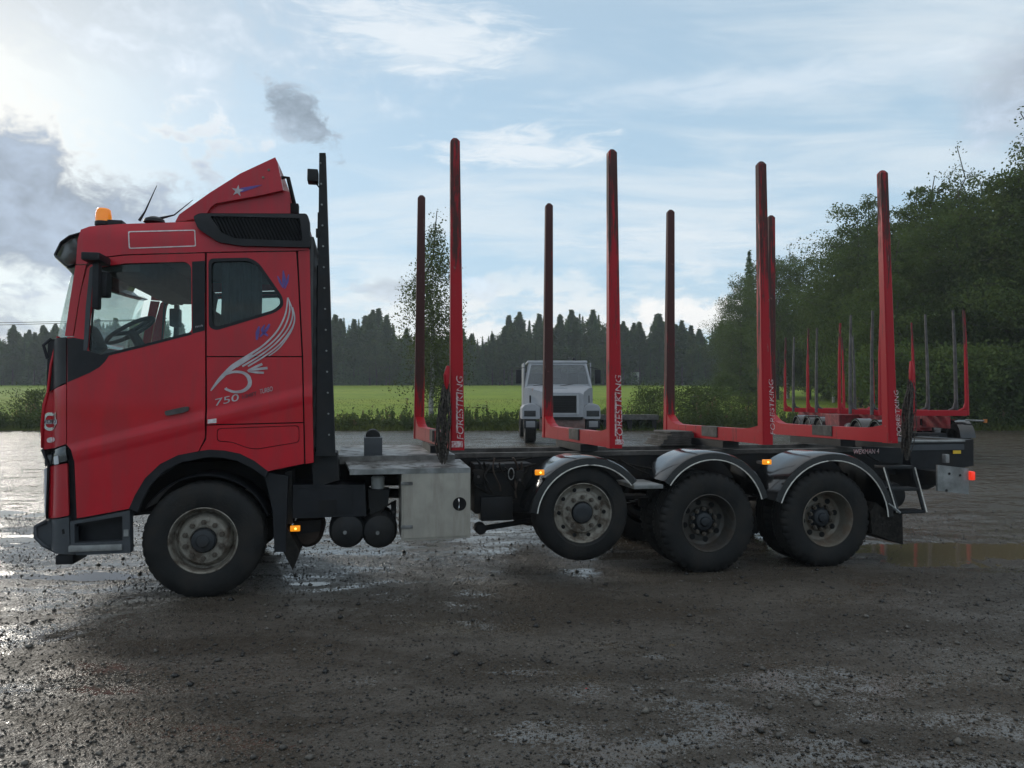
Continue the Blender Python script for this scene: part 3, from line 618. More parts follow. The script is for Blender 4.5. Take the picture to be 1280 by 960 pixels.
def panel(name, poly, mtl, parent, holes=(), off=0.0, th=.02, grid=.055, mirror=False, label=None):
    m = sheet([pixs(*p, off) for p in poly], [[pixs(*p, off) for p in h] for h in holes], lambda u, w: vside(u, w)+off, th, grid, mirror)
    o = m.build(name, mtl, parent, True, 25)
    if label: o['label'] = label
    return o
def plate(name, poly, mtl, parent, v=0.0, th=.02, holes=(), label=None):
    m = sheet(px(poly, v), [px(h, v) for h in holes], lambda u, w: v, th, .5)
    o = m.build(name, mtl, parent, False)
    if label: o['label'] = label
    return o
def text_mesh(body, name):
    c = bpy.data.curves.new('t', 'FONT'); c.body = body; c.size = 1; c.extrude = .004; o = bpy.data.objects.new('t', c); COL.objects.link(o)
    dg = bpy.context.evaluated_depsgraph_get(); me = bpy.data.meshes.new_from_object(o.evaluated_get(dg)); bpy.data.objects.remove(o); bpy.data.curves.remove(c); me.name = name; return me
def text(body, name, p0, p1, hgt, mtl, parent, off=-.004, shear=0.0, vf=None, bold=0.0):
    """lettering from pixel p0 to pixel p1 along its baseline, cap height hgt in pixels"""
    me = text_mesh(body, name); P = np.array([v.co[:] for v in me.vertices]); w = P[:, 0].max()-P[:, 0].min(); P[:, 0] -= P[:, 0].min(); h = .70
    a = Vector(pixs(*p0)); b = Vector(pixs(*p1)); d = b-a; L = d.length; d /= L; n = Vector((-d.y, d.x)); sc = hgt*L/max(1e-6, math.hypot(p1[0]-p0[0], p1[1]-p0[1]))/h
    for i, v in enumerate(me.vertices):
        x = P[i, 0]*L/w; y = P[i, 1]*sc; x += shear*y; q = a+d*x+n*y; vv = (vside(q.x, q.y) if vf is None else vf)+off+(-P[i, 2])*.3; v.co = (q.x, vv, q.y)
    me.update(); return link(name, me, parent, mtl)

truck = empty('logging_truck', (TX, TY, 0), TA)
tag(truck, 'red timber truck with bare upright stakes and black fenders, standing on the wet gravel', 'truck')
CABW = 2.5

# wheels ---------------------------------------------------------------
def tyre_mesh(Rr, Wd, lug=.010, rim=.292):
    p = [(rim, .035), (rim+.008, .010), (rim+.03, .003), (Rr-.155, -.004), (Rr-.10, -.006), (Rr-.06, .002), (Rr-.035, .012), (Rr-.012, .026), (Rr, .045)]
    g = [(Rr, .045)]
    for q in range(4):
        y = .045+(Wd-.09)*(q+1)/5; g += [(Rr, y-.012), (Rr-.014, y-.008), (Rr-.014, y+.008), (Rr, y+.012)]
    p = p[:-1]+g+[(Rr, Wd-.045), (Rr-.012, Wd-.026), (Rr-.06, Wd-.002), (Rr-.15, Wd), (rim+.03, Wd-.01), (rim, Wd-.035)]
    m = len(p); sh = {6, 7, 8, m-6, m-5}
    return MB().lathe(p, 160, mod=lambda i, j, r: r-lug if (j in sh and (i % 4) >= 3) else r).mesh('tyre', True, 28)
def ring(m, n, r, y, f, ph=0.0):
    for i in range(n): t = 2*math.pi*i/n+ph; f(m, (r*math.cos(t), y, r*math.sin(t)))
RIMS = {}
RIMS['front'] = MB().lathe([(.300, .020), (.304, .004), (.296, .000), (.288, .010), (.280, .050), (.268, .105), (.250, .115), (.240, .090), (.226, .050), (.205, .026), (.125, .024), (.115, .030), (.110, .10)], 72).mesh('rim', True, 25)
RIMS['lift'] = MB().lathe([(.300, .020), (.304, .004), (.296, .000), (.288, .010), (.282, .035), (.268, .050), (.240, .066), (.215, .060), (.205, .040), (.195, .032), (.120, .030), (.112, .036), (.110, .10)], 72).mesh('rim', True, 25)
RIMS['drive'] = MB().lathe([(.300, .020), (.304, .004), (.296, .000), (.288, .012), (.276, .05), (.268, .115), (.250, .165), (.215, .185), (.160, .180), (.150, .17), (.140, .16), (.120, .18)], 72).mesh('rim', True, 25)
HUBS = {'front': MB().lathe([(.112, .06), (.108, .010), (.098, -.006), (.060, -.016), (.052, -.028), (.045, -.030), (0, -.030)], 40).mesh('hub'),
        'lift': MB().lathe([(.112, .06), (.100, .012), (.085, .004), (.050, .000), (0, .000)], 40).mesh('hub'),
        'drive': MB().lathe([(.150, .18), (.112, .16), (.098, .125), (.088, .115), (.055, .108), (.045, .090), (.028, .086), (0, .086)], 40).mesh('hub')}
NUT = MB().cyl((0, -.026, 0), .024, .034, 'y', 6).cyl((0, -.042, 0), .013, .018, 'y', 8).mesh('lug_nut', False)
HOLE = MB().lathe([(0, 0), (.021, 0), (.021, .01), (0, .01)], 14).mesh('vent_hole', False); BIGHOLE = MB().lathe([(0, 0), (.030, 0), (.030, .01), (0, .01)], 14).mesh('vent_hole', False)
TY_F = tyre_mesh(.53, .36, .007); TY_L = tyre_mesh(.487, .30, .004); TY_D = tyre_mesh(.53, .30, .016)
def wheel(parent, u, w, v, knd, face=1, tyre=None, rimm=None, detail=True, name='wheel'):
    o = empty(name, (u, v, w), 0, parent); 
    if face < 0: o.rotation_euler = (0, 0, math.pi)
    link('tyre', tyre, o, 'rubber'); link('rim', RIMS[knd].copy() if rimm else RIMS[knd], o, rimm or 'rim_grey'); link('hub', HUBS[knd], o, 'hub_dark')
    if detail:
        n = 10; rr, y = {'front': (.166, .028), 'lift': (.158, .034), 'drive': (.132, .150)}[knd]
        for i in range(n):
            t = 2*math.pi*(i+.5)/n; q = link('lug_nut', NUT, o, 'nut'); q.location = (rr*math.cos(t), y, rr*math.sin(t))
        if knd == 'lift':
            for i in range(10): t = 2*math.pi*i/10; q = link('vent_hole', HOLE, o, 'dark_hole'); q.location = (.238*math.cos(t), .055, .238*math.sin(t))
        if knd == 'drive':
            for i in range(8): t = 2*math.pi*i/8+.2; q = link('vent_hole', BIGHOLE, o, 'dark_hole'); q.location = (.200*math.cos(t), .172, .200*math.sin(t))
    return o
RIMS['front'].materials.append(MATS['rim_grey']); RIMS['lift'].materials.append(MATS['rim_grey'])
def copymat(me, m): c = me.copy(); c.materials.clear(); c.materials.append(MATS[m]); return c
RIMS['drive'].materials.append(MATS['rim_dark'])
U1 = pix(253, 674)[0]; U2, W2 = pix(730, 642); U3 = pix(888, 653)[0]; U4 = pix(1037, 649)[0]; GZ = .516
wheel(truck, U1, GZ, .03, 'front', 1, TY_F); wheel(truck, U1, GZ, 2.47, 'front', -1, TY_F, None, False)
wheel(truck, U2, W2, .03, 'lift', 1, TY_L); wheel(truck, U2, W2, 2.47, 'lift', -1, TY_L, None, False)
RD = RIMS['drive']
for u, m in ((U3, 'rim_dark'), (U4, 'rim_rust')):
    RIMS['drive'] = copymat(RD, m); RIMS['drive'].name = 'rim'
    wheel(truck, u, GZ, .02, 'drive', 1, TY_D); wheel(truck, u, GZ, .37, 'drive', 1, TY_D, None, False, 'inner_wheel'); wheel(truck, u, GZ, 2.48, 'drive', -1, TY_D, None, False); wheel(truck, u, GZ, 2.13, 'drive', -1, TY_D, None, False, 'inner_wheel')
m = MB()
for u, w in ((U1, GZ), (U2, W2), (U3, GZ), (U4, GZ)):
    m = MB().tube([(u, .34, w), (u, 2.16, w)], .075, 12)
    if u > U2+.5: m.lathe([(0, -.02), (.20, .02), (.24, .15), (.20, .30), (0, .34)], 20, (u, 1.08, w))
    m.build('axle', 'chassis', truck)

# chassis ----------------------------------------------------------------
CT = pix(650, 566, .80)[1]            # frame top
U_END = pix(1214, 560, .6)[0]; U_FR = pix(60, 640)[0]
for v in (.80, 1.62):
    MB().box((U_FR+.45, v, CT-.33), (U_END-.35, v+.08, CT-.05)).build('frame_rail', 'chassis', truck, False)
    MB().box((pix(425, 560, .8)[0], v-.01, CT-.046), (pix(1195, 560, .8)[0], v+.09, CT+.004), bev=.004).build('subframe_rail', 'board_grey', truck, False)
for i in range(9):
    u = U1+.9+i*.78; MB().box((u, .88, CT-.30), (u+.06, 1.62, CT-.08)).build('cross_member', 'chassis', truck, False)
# gearbox, prop shaft, tanks and under-frame clutter
MB().tube([(U1+.9, 1.25, .80), (U3-.1, 1.25, .62)], .055, 10).build('prop_shaft', 'chassis', truck)
MB().box((U1+.35, .95, .55), (U1+1.5, 1.55, 1.10), bev=.06).build('gearbox', 'chassis', truck)
MB().lathe([(0, 0), (.24, .02), (.27, .06), (.27, .55), (.24, .59), (0, .61)], 32, (pix(505, 620, 1.9)[0], 1.9, .80), 'x').build('fuel_tank', 'aluminium', truck)
MB().box((pix(592, 600, .5)[0], .45, .62), (pix(664, 600, .5)[0], .80, 1.14), bev=.02).build('valve_box', 'chassis', truck)
MB().box((pix(600, 600, .45)[0], .40, .55), (pix(640, 600, .45)[0], .60, .80), bev=.02).build('valve_block', 'black_steel', truck)
MB().tube([(*[pix(600, 661, .5)[0]], .5, pix(600, 661, .5)[1]), (pix(668, 650, .6)[0], .6, pix(668, 650, .6)[1])], .028, 10).build('torque_rod', 'chassis', truck)
MB().cyl((pix(601, 661, .46)[0], .44, pix(601, 661, .46)[1]), .06, .14, 'y', 20, .01).build('rod_end', 'chassis', truck)
for q, (a, b, s) in enumerate((((590, 590), (670, 580), .03), ((600, 575), (665, 572), .02), ((592, 606), (640, 620), .05), ((775, 575), (835, 598), .03), ((760, 572), (840, 590), .02), ((615, 640), (668, 610), .04))):
    p0, p1 = pix(*a, .42), pix(*b, .42); MB().tube([(p0[0]+(p1[0]-p0[0])*t, .42+.02*q*math.sin(3*t), p0[1]+(p1[1]-p0[1])*t-s*math.sin(math.pi*t)) for t in np.linspace(0, 1, 9)], .011, 6).build('air_hose', 'strap_black', truck)
hk = pix(639, 590, .36); MB().tube([(hk[0]+.03*math.sin(t)*(1 if t < 3.14 else 1), .36, hk[1]+.06*math.cos(t)-.02) for t in np.linspace(0, 6.28, 14)], .006, 5).build('wire_loop', 'galvanised', truck)

for q, (x, y, v, du, dv, dw, mt) in enumerate(((598, 596, .40, .10, .08, .14, 'chassis'), (622, 583, .42, .16, .06, .05, 'black_steel'), (650, 600, .40, .09, .10, .20, 'chassis'), (612, 640, .46, .07, .08, .10, 'rust_dark'), (640, 628, .44, .14, .05, .06, 'chassis'), (660, 628, .48, .05, .06, .16, 'rust_dark'), (406, 598, .30, .12, .10, .06, 'black_steel'), (492, 640, .30, .05, .06, .20, 'chassis'), (812, 628, .50, .20, .10, .10, 'chassis'), (958, 610, .55, .18, .10, .16, 'chassis'), (1066, 590, .60, .20, .1, .1, 'chassis'))):
    p = pix(x, y, v); MB().box((p[0]-du/2, v, p[1]-dw/2), (p[0]+du/2, v+dv, p[1]+dw/2), bev=.008).build('valve_block', mt, truck); MB().cyl((p[0], v-.012, p[1]), .014, .014, 'y', 8).build('bolt', 'galvanised_dark', truck)
for q in range(9):
    x0 = 594+q*8; p0, p1 = pix(x0, 572+q % 3*6, .39), pix(x0+random.uniform(-14, 26), 600+random.uniform(0, 40), .41); MB().tube([(p0[0]+(p1[0]-p0[0])*t+.03*math.sin(5*t+q), .39+.03*math.sin(3*t+q), p0[1]+(p1[1]-p0[1])*t) for t in np.linspace(0, 1, 9)], random.uniform(.006, .012), 6).build('air_hose', random.choice(['strap_black', 'chassis', 'rust_dark']), truck)
for u in (U3, U4):
    for j in range(6): MB().box((u-.62+.07*j, .86, GZ+.10+.016*j), (u+.62-.07*j, .95, GZ+.114+.016*j)).build('spring_leaf', 'chassis', truck, False)

# deck behind the cab ------------------------------------------------------
a = pix(427, 572, .06); b = pix(587, 588, .06); dk = CT+.012
def quad_plate(name, pts, th, mtl):
    n = len(pts); mm = MB(); mm.add([p for p in pts]+[(p[0], p[1], p[2]-th) for p in pts], [tuple(range(n)), tuple(range(2*n-1, n-1, -1))]+[(i, (i+1) % n, (i+1) % n+n, i+n) for i in range(n)]); return mm.build(name, mtl, truck, False)
e0 = pix(437, 587, .02); e1 = pix(588, 585, .02)
lo = pix(440, 576, .42)[1]
quad_plate('deck_plate', [(a[0]+.02, .44, lo), (e0[0], .02, e0[1]), (e1[0], .02, e1[1]), (e1[0]-.05, .44, lo)], .025, 'aluminium')
MB().box((a[0]-.03, .425, dk-.075), (e1[0]-.1, .445, dk-.002)).build('deck_edge', 'board_light', truck, False)
quad_plate('deck_plate', [(a[0]-.05, .43, dk+.004), (e1[0]-.1, .43, dk+.004), (e1[0]-.1, 2.3, dk+.004), (a[0]-.05, 2.3, dk+.004)], .03, 'aluminium')
MB().box((e0[0], .012, e0[1]-.05), (e1[0], .022, e1[1]+.004)).build('deck_edge', 'galvanised', truck, False)
w0 = pix(455, 572, .45); w1 = pix(478, 547, .45)
wn = MB().box((w0[0], .45, dk), (w1[0], .95, w1[1]), bev=.008).build('winch_box', 'grey_plastic', truck)
MB().cyl(((w0[0]+w1[0])/2, .62, w1[1]+.0), .075, .30, 'y', 20, .01).build('winch_drum', 'black_steel', wn)

# cab ----------------------------------------------------------------------
win = rc([(109, 440), (112, 400), (118, 345), (121, 334), (158, 329), (232, 327), (239, 333), (239.5, 415), (180, 431), (126, 445)], 6)
win2 = rc([(262.5, 325), (311, 324), (322, 330), (351, 371), (353, 381), (343, 389), (270, 411), (263, 407)], 7)
arch = [(248, 564), (222, 569), (200, 580), (181, 598), (168, 620), (161, 636)]
door_o = [(92.5, 421), (101, 366), (109, 335), (116, 328), (135, 322), (155, 319.5), (200, 318), (256, 316.5), (256, 547)]+arch+[(96, 648), (93, 577), (89, 563), (83.5, 556), (83.5, 479), (84, 421)]
q_up = [(258.5, 316.5), (370, 314.5), (372, 345), (377, 445), (258.5, 445)]
q_mid = [(258.5, 446.5), (377, 446.5), (379, 527.5), (258.5, 530.5)]
hatch = rc([(271, 535.5), (374, 531.5), (374.5, 553), (320, 562), (308, 560), (290, 553), (271, 552)], 5)
q_low = [(258.5, 532), (379, 529), (380, 579.5), (335, 589), (318, 576), (300, 567), (280, 563), (262, 562), (249.5, 563.5), (258, 549)]
roof_b = [(97, 300), (101, 287), (112, 283), (150, 280), (243, 277), (300, 306), (386, 308), (386, 312.5), (370, 313), (256, 315), (200, 316.5), (154, 318), (134, 320.5), (114, 326.5), (107, 330), (95, 330)]
rear_st = [(381, 313), (387, 312), (392, 578), (382, 580), (379, 445), (374, 345), (372.5, 314)]
apil = [(94.5, 331.5), (107.5, 331.5), (100, 365), (91, 420), (81, 420), (87.5, 375)]
corner_blk = [(60, 424), (82.5, 421.5), (82.5, 478.5), (72, 483), (58, 490), (59, 455)]
corner_red = [(57.5, 491.5), (72, 484), (82.5, 480), (82.5, 555), (68, 560), (55, 562), (51, 558), (50.5, 530), (53, 505)]
for mir in (False, True):
    dr = panel('door', door_o, 'paint_red', truck, [win], 0, .03, .028, mir)
    panel('window_pane', rc([(109, 441), (112, 400), (117, 340), (121, 332), (158, 327.5), (234, 325.5), (241, 331), (241, 416), (180, 432.5), (126, 446)], 6), 'cab_glass', dr, (), .030, .005, .2, mir)
    panel('pillar_trim', [(240, 327), (256, 326), (256, 413), (240.5, 417)], 'black_plastic', dr, (), -.003, .02, .05, mir)
    panel('sill_trim', [(108, 438), (112, 439), (126, 443.5), (180, 430), (239, 415), (240, 418), (180, 433.5), (136, 444.5), (131, 452), (124, 459), (112, 466), (98, 472), (84, 478), (84, 423), (92, 422), (108, 425)], 'black_plastic', dr, (), -.003, .02, .05, mir)
    panel('front_trim', [(112, 335), (119, 330), (116, 345), (113, 385), (109, 438), (104, 438), (107, 385)], 'grey_plastic', dr, (), -.004, .02, .05, mir)
    hd = panel('handle', rc([(205, 514), (230, 508.5), (236, 508), (236, 513), (229, 516), (207, 520)], 3), 'galvanised_dark', dr, (), -.025, .02, .05, mir)
    qp = panel('quarter_panel', q_up, 'paint_red', truck, [win2], 0, .03, .05, mir)
    panel('window_pane', rc([(261, 323.5), (312, 322.5), (323, 329), (352.5, 371), (354.5, 382), (344, 390), (270, 412.5), (261.5, 408)], 7), 'rear_glass', qp, (), .030, .005, .2, mir)
    panel('window_seal', rc([(260.5, 323), (312, 322), (323.5, 328.5), (353, 370.5), (355, 382), (344.5, 390.5), (270, 413), (261, 409)], 7), 'black_plastic', qp, [rc([(264, 327), (310, 326), (321, 332), (349, 372), (350.5, 380), (342, 387.5), (271, 408.5), (265, 405)], 7)], -.003, .03, .05, mir)
    panel('side_panel', q_mid, 'paint_red', truck, (), 0, .03, .028, mir)
    lp = panel('lower_panel', q_low, 'paint_red', truck, [hatch], 0, .03, .035, mir)
    panel('storage_hatch', rc([(272, 536.3), (373.2, 532.4), (373.7, 552.3), (320, 561), (308, 559), (290, 552), (272, 551)], 5), 'paint_red', lp, (), -.002, .03, .05, mir)
    rb = panel('roof_side', roof_b, 'paint_red_roof', truck, (), 0, .03, .05, mir)
    panel('rear_corner', rear_st, 'paint_red', truck, (), .012, .03, .05, mir)
    panel('windscreen_pillar', apil, 'paint_red', truck, (), 0, .03, .05, mir)
    panel('corner_panel', corner_blk, 'black_plastic', truck, (), 0, .03, .05, mir)
    cr = panel('corner_panel', corner_red, 'paint_red', truck, (), -.006, .03, .05, mir, 'red front corner panel with round emblem')
    panel('headlamp_panel', rc([(61, 583), (84, 579), (86, 644.5), (59, 648.5)], 2), 'paint_red', truck, (), .008, .03, .05, mir)
    hb = panel('headlamp', rc([(56, 571), (67, 562.5), (82, 557), (84, 576), (60, 581.5), (56, 583)], 2), 'black_gloss', truck, (), .0, .04, .05, mir)
    panel('lamp_lens', rc([(66.5, 571), (72.5, 569.5), (73.5, 580), (67.5, 581)], 1), 'lamp_and_sky_glass', hb, (), -.004, .01, .05, mir)
    panel('lamp_lens', rc([(55, 586), (58.5, 585), (57.5, 646), (55.5, 640)], 1), 'lamp_and_sky_glass', hb, (), -.004, .01, .05, mir)
    panel('side_shroud', [(83, 557), (89, 564), (92.5, 577), (95.5, 649), (162, 637), (163, 645), (86, 660), (86, 579)], 'black_plastic', truck, (), .05, .03, .05, mir)
    bp_ = panel('bumper_corner', rc([(42, 657), (58, 650.5), (86, 646.5), (87, 680), (95, 693), (72, 692.5), (53, 682), (42.5, 672)], 2), 'grey_plastic', truck, (), -.004, .05, .05, mir)
    panel('step_box', [(87.5, 652), (162, 638), (163, 691), (95, 694), (88, 681)], 'grey_plastic', truck, [rc([(93, 655), (153, 645), (153, 676), (93, 679)], 2)], .0, .10, .05, mir)
    panel('step_well', [(90, 650), (156, 642), (156, 680), (90, 682)], 'black_plastic', truck, (), .14, .02, .1, mir)
    # wheel arch lip
    lip_o = arch[::-1]+[(262, 562), (280, 563), (300, 567), (318, 576), (335, 589)]; lip_i = [(332, 597), (314, 584.5), (297, 576), (278, 572), (262, 571), (250, 573), (226, 578), (206, 588), (188, 606), (177, 626), (172, 640)]
    panel('arch_lip', lip_o+lip_i, 'black_plastic', truck, (), .004, .06, .05, mir)
# details on the near side only
panel('roof_outline', rc([(160, 289), (244, 287), (245, 308), (161, 311)], 2), 'decal_white', rb.parent, [rc([(161.4, 290.3), (242.8, 288.3), (243.8, 306.8), (162.3, 309.7)], 2)], -.0035, .002, .05)
panel('fog_sensor', [(77, 662), (80, 661), (81, 667), (78, 668)], 'dark_hole', bp_.parent, (), -.006, .004, .05)
sa_, sb_ = pixs(88, 682), pixs(153, 679)
MB().box((sa_[0], -.012, sa_[1]-.05), (sb_[0], .16, sa_[1]+.005), bev=.008).build('step_tread', 'galvanised', truck)
t0_ = pix(72, 693, .2); t1_ = pix(94, 704, .2); MB().box((t0_[0], .15, t1_[1]), (t1_[0], .5, t0_[1]), bev=.01).build('tow_foot', 'black_plastic', truck)
rfl = pixs(158, 666); MB().box((rfl[0]-.02, -.006, rfl[1]-.03), (rfl[0]+.02, .004, rfl[1]+.03)).build('reflector', 'galvanised', truck, False)
# body across the width
def across(name, poly, mtl, v0, v1, v=.0, smooth=True):
    return MB().prism(px(poly, v), v0, v1).build(name, mtl, truck, smooth, 40)
def bowed(name, line, mtl, v0, v1, bow, th=.02, n=12, vv=.3):
    """a skin swept across the cab front, bulging forwards in the middle"""
    L = px(line, vv); V = []; Fs = []; k = len(L)
    for j in range(n+1):
        t = j/n; s = 2*t-1
        for (u, w) in L: V.append((u-bow*(1-abs(s)**2.4), v0+(v1-v0)*t, w))
    for j in range(n):
        for i in range(k-1): Fs.append((j*k+i, j*k+i+1, (j+1)*k+i+1, (j+1)*k+i))
    o = MB().add(V, Fs).build(name, mtl, truck, True, 40); md = o.modifiers.new('s', 'SOLIDIFY'); md.thickness = th; return o
bowed('windscreen', [(93, 329), (82, 374), (72, 419)], 'cab_glass', .16, 2.34, .20, .006, 14, .16)
bowed('roof', [(101, 287), (120, 282), (150, 280), (243, 277), (300, 276), (384, 275)], 'paint_red_roof', .075, 2.425, .04, .02, 10, .06)
bowed('sun_visor', [(100, 290), (86, 294), (75, 302), (67, 318), (84, 333), (93, 331)], 'black_gloss', .10, 2.40, .16, .012, 14, .10)
bowed('front_panel', [(71, 420), (62, 455), (58, 490), (53, 510), (51, 560)], 'paint_red', .30, 2.20, .10, .02, 12, .30)
bowed('grille', [(52, 562), (60, 582), (58, 648)], 'black_plastic', .28, 2.22, .09, .02, 12, .30)
bowed('bumper', [(58, 650), (43, 657), (43, 672), (54, 683), (72, 692)], 'grey_plastic', .28, 2.22, .10, .03, 12, .30)
bk0 = pix(389, 300)[0]
MB().box((bk0-.05, .07, pix(392, 575)[1]), (bk0+.02, 2.43, pix(387, 300)[1]+.05), bev=.01).build('back_wall', 'interior_grey', truck)
fl = pix(260, 545)[1]; MB().box((UF+.35, .08, fl-.04), (bk0, 2.42, fl)).build('cab_floor', 'interior_dark', truck, False)
ceil = pix(240, 300)[1]; MB().box((pix(125, 300)[0], .10, ceil-.02), (bk0-.05, 2.40, ceil)).build('headliner', 'interior_grey', truck, False)
MB().box((pix(128, 300, .2)[0], .12, ceil-.30), (pix(180, 300, .2)[0], 2.38, ceil-.03), bev=.05).build('header_shelf', 'interior_grey', truck)
for v0, v1 in ((.075, .09), (2.41, 2.425)):       # inner door skins keep daylight out of the shut lines
    sheet([pix(*p) for p in [(107, 446), (115, 326), (256, 318), (385, 314), (391, 576), (335, 586), (300, 565), (250, 562), (170, 615), (120, 640)]], [[pix(*p) for p in rc([(109, 444), (112, 400), (118, 335), (158, 325), (238, 323), (243, 330), (243, 419), (126, 450)], 6)], [pix(*p) for p in rc([(259.5, 321), (313, 320), (325, 327), (356, 370), (357, 384), (345, 393), (269, 416), (260, 411)], 7)]], lambda u, w: v0, v1-v0, .2).build('inner_skin', 'interior_dark', truck, False)
dsh = pix(118, 432, .6)
ws = pix(72, 419, .16); d0 = ws[0]+.09
MB().prism([(d0, fl), (d0, ws[1]-.16), (d0+.06, ws[1]-.06), (dsh[0]+.0, dsh[1]-.02), (dsh[0]+.14, dsh[1]-.14), (dsh[0]+.10, fl)], .14, 2.36).build('dashboard', 'interior_dark', truck, True, 50)
cl_ = pix(117, 415, .55); MB().box((cl_[0]-.10, .40, cl_[1]-.20), (cl_[0]+.05, .72, cl_[1]+.05), Matrix.Rotation(R(-25), 3, 'Y'), bev=.04).build('instrument_hood', 'interior_dark', truck)
sw = pix(163, 413, .62); sm = MB(); rt = Matrix.Rotation(R(-32), 3, 'Y')
ringp = [Vector((sw[0], .62, sw[1]))+rt @ Vector((.235*math.cos(t), .235*math.sin(t), 0)) for t in np.linspace(0, 2*math.pi, 37)]
st = MB().tube(ringp, .020, 8, False).build('steering_wheel', 'interior_dark', truck)
sp_ = MB()
for t in (0, 2.1, 4.2): sp_.tube([Vector((sw[0], .62, sw[1]-.02)), Vector((sw[0], .62, sw[1]))+rt @ Vector((.23*math.cos(t), .23*math.sin(t), 0))], .022, 6)
sp_.tube([Vector((sw[0], .62, sw[1])), Vector((sw[0], .62, sw[1]))+rt @ Vector((0, 0, -.45))], .045, 8); sp_.build('steering_column', 'interior_dark', st)
def seat(x, y, nm):
    s = empty(nm, (x, y, fl), 0, truck); h = pix(200, 380, y)[1]-fl
    MB().box((-.26, -.25, .30), (.26, .25, .48), bev=.06).build('seat_cushion', 'seat_fabric', s)
    MB().box((.20, -.24, .42), (.36, .24, h-.05), Matrix.Rotation(R(8), 3, 'Y'), (.28, 0, .45), bev=.06).build('backrest', 'seat_fabric', s)
    MB().box((.30, -.15, h-.10), (.42, .15, h+.14), Matrix.Rotation(R(8), 3, 'Y'), bev=.05).build('headrest', 'seat_fabric', s)
    MB().box((-.2, -.2, 0), (.2, .2, .30)).build('seat_base', 'interior_dark', s, False)
seat(pix(212, 420, .62)[0], .62, 'driver_seat'); seat(pix(176, 420, 1.9)[0]+.35, 1.9, 'passenger_seat')
MB().box((bk0-.72, .14, fl+.05), (bk0-.06, 2.36, fl+.62), bev=.06).build('bunk', 'seat_fabric', truck)
cb = pix(300, 330, .12)
for i in range(7):
    u = cb[0]-.14+i*.05; MB().tube([(u, .14+.02*(i % 2), ceil-.04), (u+.01, .13+.02*(i % 2), ceil-.5), (u-.01, .14, fl+.5)], .034, 6).build('curtain_fold', 'curtain', truck)
# mirrors, wipers, cab furniture
def mirror(side):
    f = (lambda v: v) if side > 0 else (lambda v: 2.5-v)
    p = [pix(118, 336, -.14), pix(131, 340, -.14), pix(136, 352, -.14), pix(136, 366, -.14), pix(126, 372, -.14)]
    h = MB(); a = pix(123, 330, -.10); b = pix(128, 388, -.10)
    y0, y1 = sorted((f(-.20), f(-.10))); h.box((a[0]-.02, y0, b[1]), (a[0]+.035, y1, a[1]), bev=.022); o = h.build('mirror', 'black_plastic', truck)
    c = pix(137, 350, -.02); y0, y1 = sorted((f(-.12), f(.02))); MB().box((c[0]-.11, y0, c[1]-.16), (c[0]+.01, y1, c[1]+.06), bev=.02).build('wide_mirror', 'black_plastic', o)
    t = pix(122, 326, 0); y0, y1 = sorted((f(-.26), f(.05))); MB().box((t[0]-.05, y0, t[1]-.04), (t[0]+.10, y1, t[1]+.03), bev=.015).build('mirror_arm', 'black_plastic', o)
mirror(1); mirror(-1)
g = pix(62, 432, .1); MB().tube([(g[0], .06, g[1]-.12), (g[0]-.03, .05, g[1]), (g[0]+.02, .08, g[1]+.06)], .014, 8).build('grab_handle', 'black_plastic', truck)
wr = pix(101, 290); bc = pix(129.5, 278, .35)
bo = MB().cyl((bc[0], .35, bc[1]-.04), .075, .05, 'z', 20, .01).build('beacon_base', 'black_plastic', truck)
MB().lathe([(0, .13), (.05, .128), (.062, .115), (.072, .05), (.070, .0), (0, 0)], 24, (bc[0], .35, bc[1]), 'z').build('beacon_lens', 'beacon', bo)
MB().lathe([(0, .10), (.02, .09), (.018, .0), (0, 0)], 10, (bc[0]+.01, .35, bc[1]), 'z').build('beacon_bulb', 'chrome', bo)
rm = pix(150, 279, .35); MB().box((bc[0]+.05, .28, bc[1]-.05), (rm[0]+.04, .42, bc[1]+.015), bev=.01).build('roof_bracket', 'black_plastic', truck)
an0, an1 = pix(174, 276, .4), pix(196, 232, .4); MB().tube([(an0[0], .4, an0[1]), (an0[0]+.05, .4, an0[1]+.09), (an1[0], .4, an1[1])], [.014, .008, .003], 6).build('antenna', 'black_plastic', truck)
an0, an1 = pix(196, 274, .6), pix(241, 250, .6); MB().tube([(an0[0], .6, an0[1]), (an0[0]+.16, .6, an0[1]+.05), (an1[0], .6, an1[1])], [.016, .007, .003], 6).build('antenna', 'black_plastic', truck)
hp = pix(193, 277, .5); MB().lathe([(.10, 0), (.09, .03), (.04, .055), (0, .06)], 16, (hp[0], .5, hp[1]-.01), 'z').build('horn_cap', 'black_plastic', truck)
# roof side vent (black, with slanted louvres)
vent_o = rc([(241, 270), (249, 266), (383, 266.5), (386, 272), (388, 309), (300, 307), (272, 302), (247, 285)], 3); vent_i = rc([(262, 269.5), (375, 272), (378, 301), (295, 298), (276, 290)], 2)
vo_ = sheet(px(vent_o, -.02), [px(vent_i, -.02)], lambda u, w: -.02+.5*max(0, w-pix(300, 285)[1])**1.5, .16, .08).build('side_vent', 'black_plastic', truck, True, 30)
sheet(px(vent_o, .04), [], lambda u, w: .05, .02, .3).build('vent_back', 'dark_hole', vo_, False)
lv = MB()
for i in range(34):
    xa = 256+i*4.4; a_ = pix(xa, 268, .0); b_ = pix(xa+17, 303, .0); pts = []
    N = 24; run = [(a_[0]+(b_[0]-a_[0])*t/N, a_[1]+(b_[1]-a_[1])*t/N) for t in range(N+1)]; poly = px(vent_i, 0); ins = [p for p in run if inside(p, poly)]
    if len(ins) > 2: lv.tube([(ins[0][0], .012, ins[0][1]), (ins[-1][0], .012, ins[-1][1])], .0095, 4)
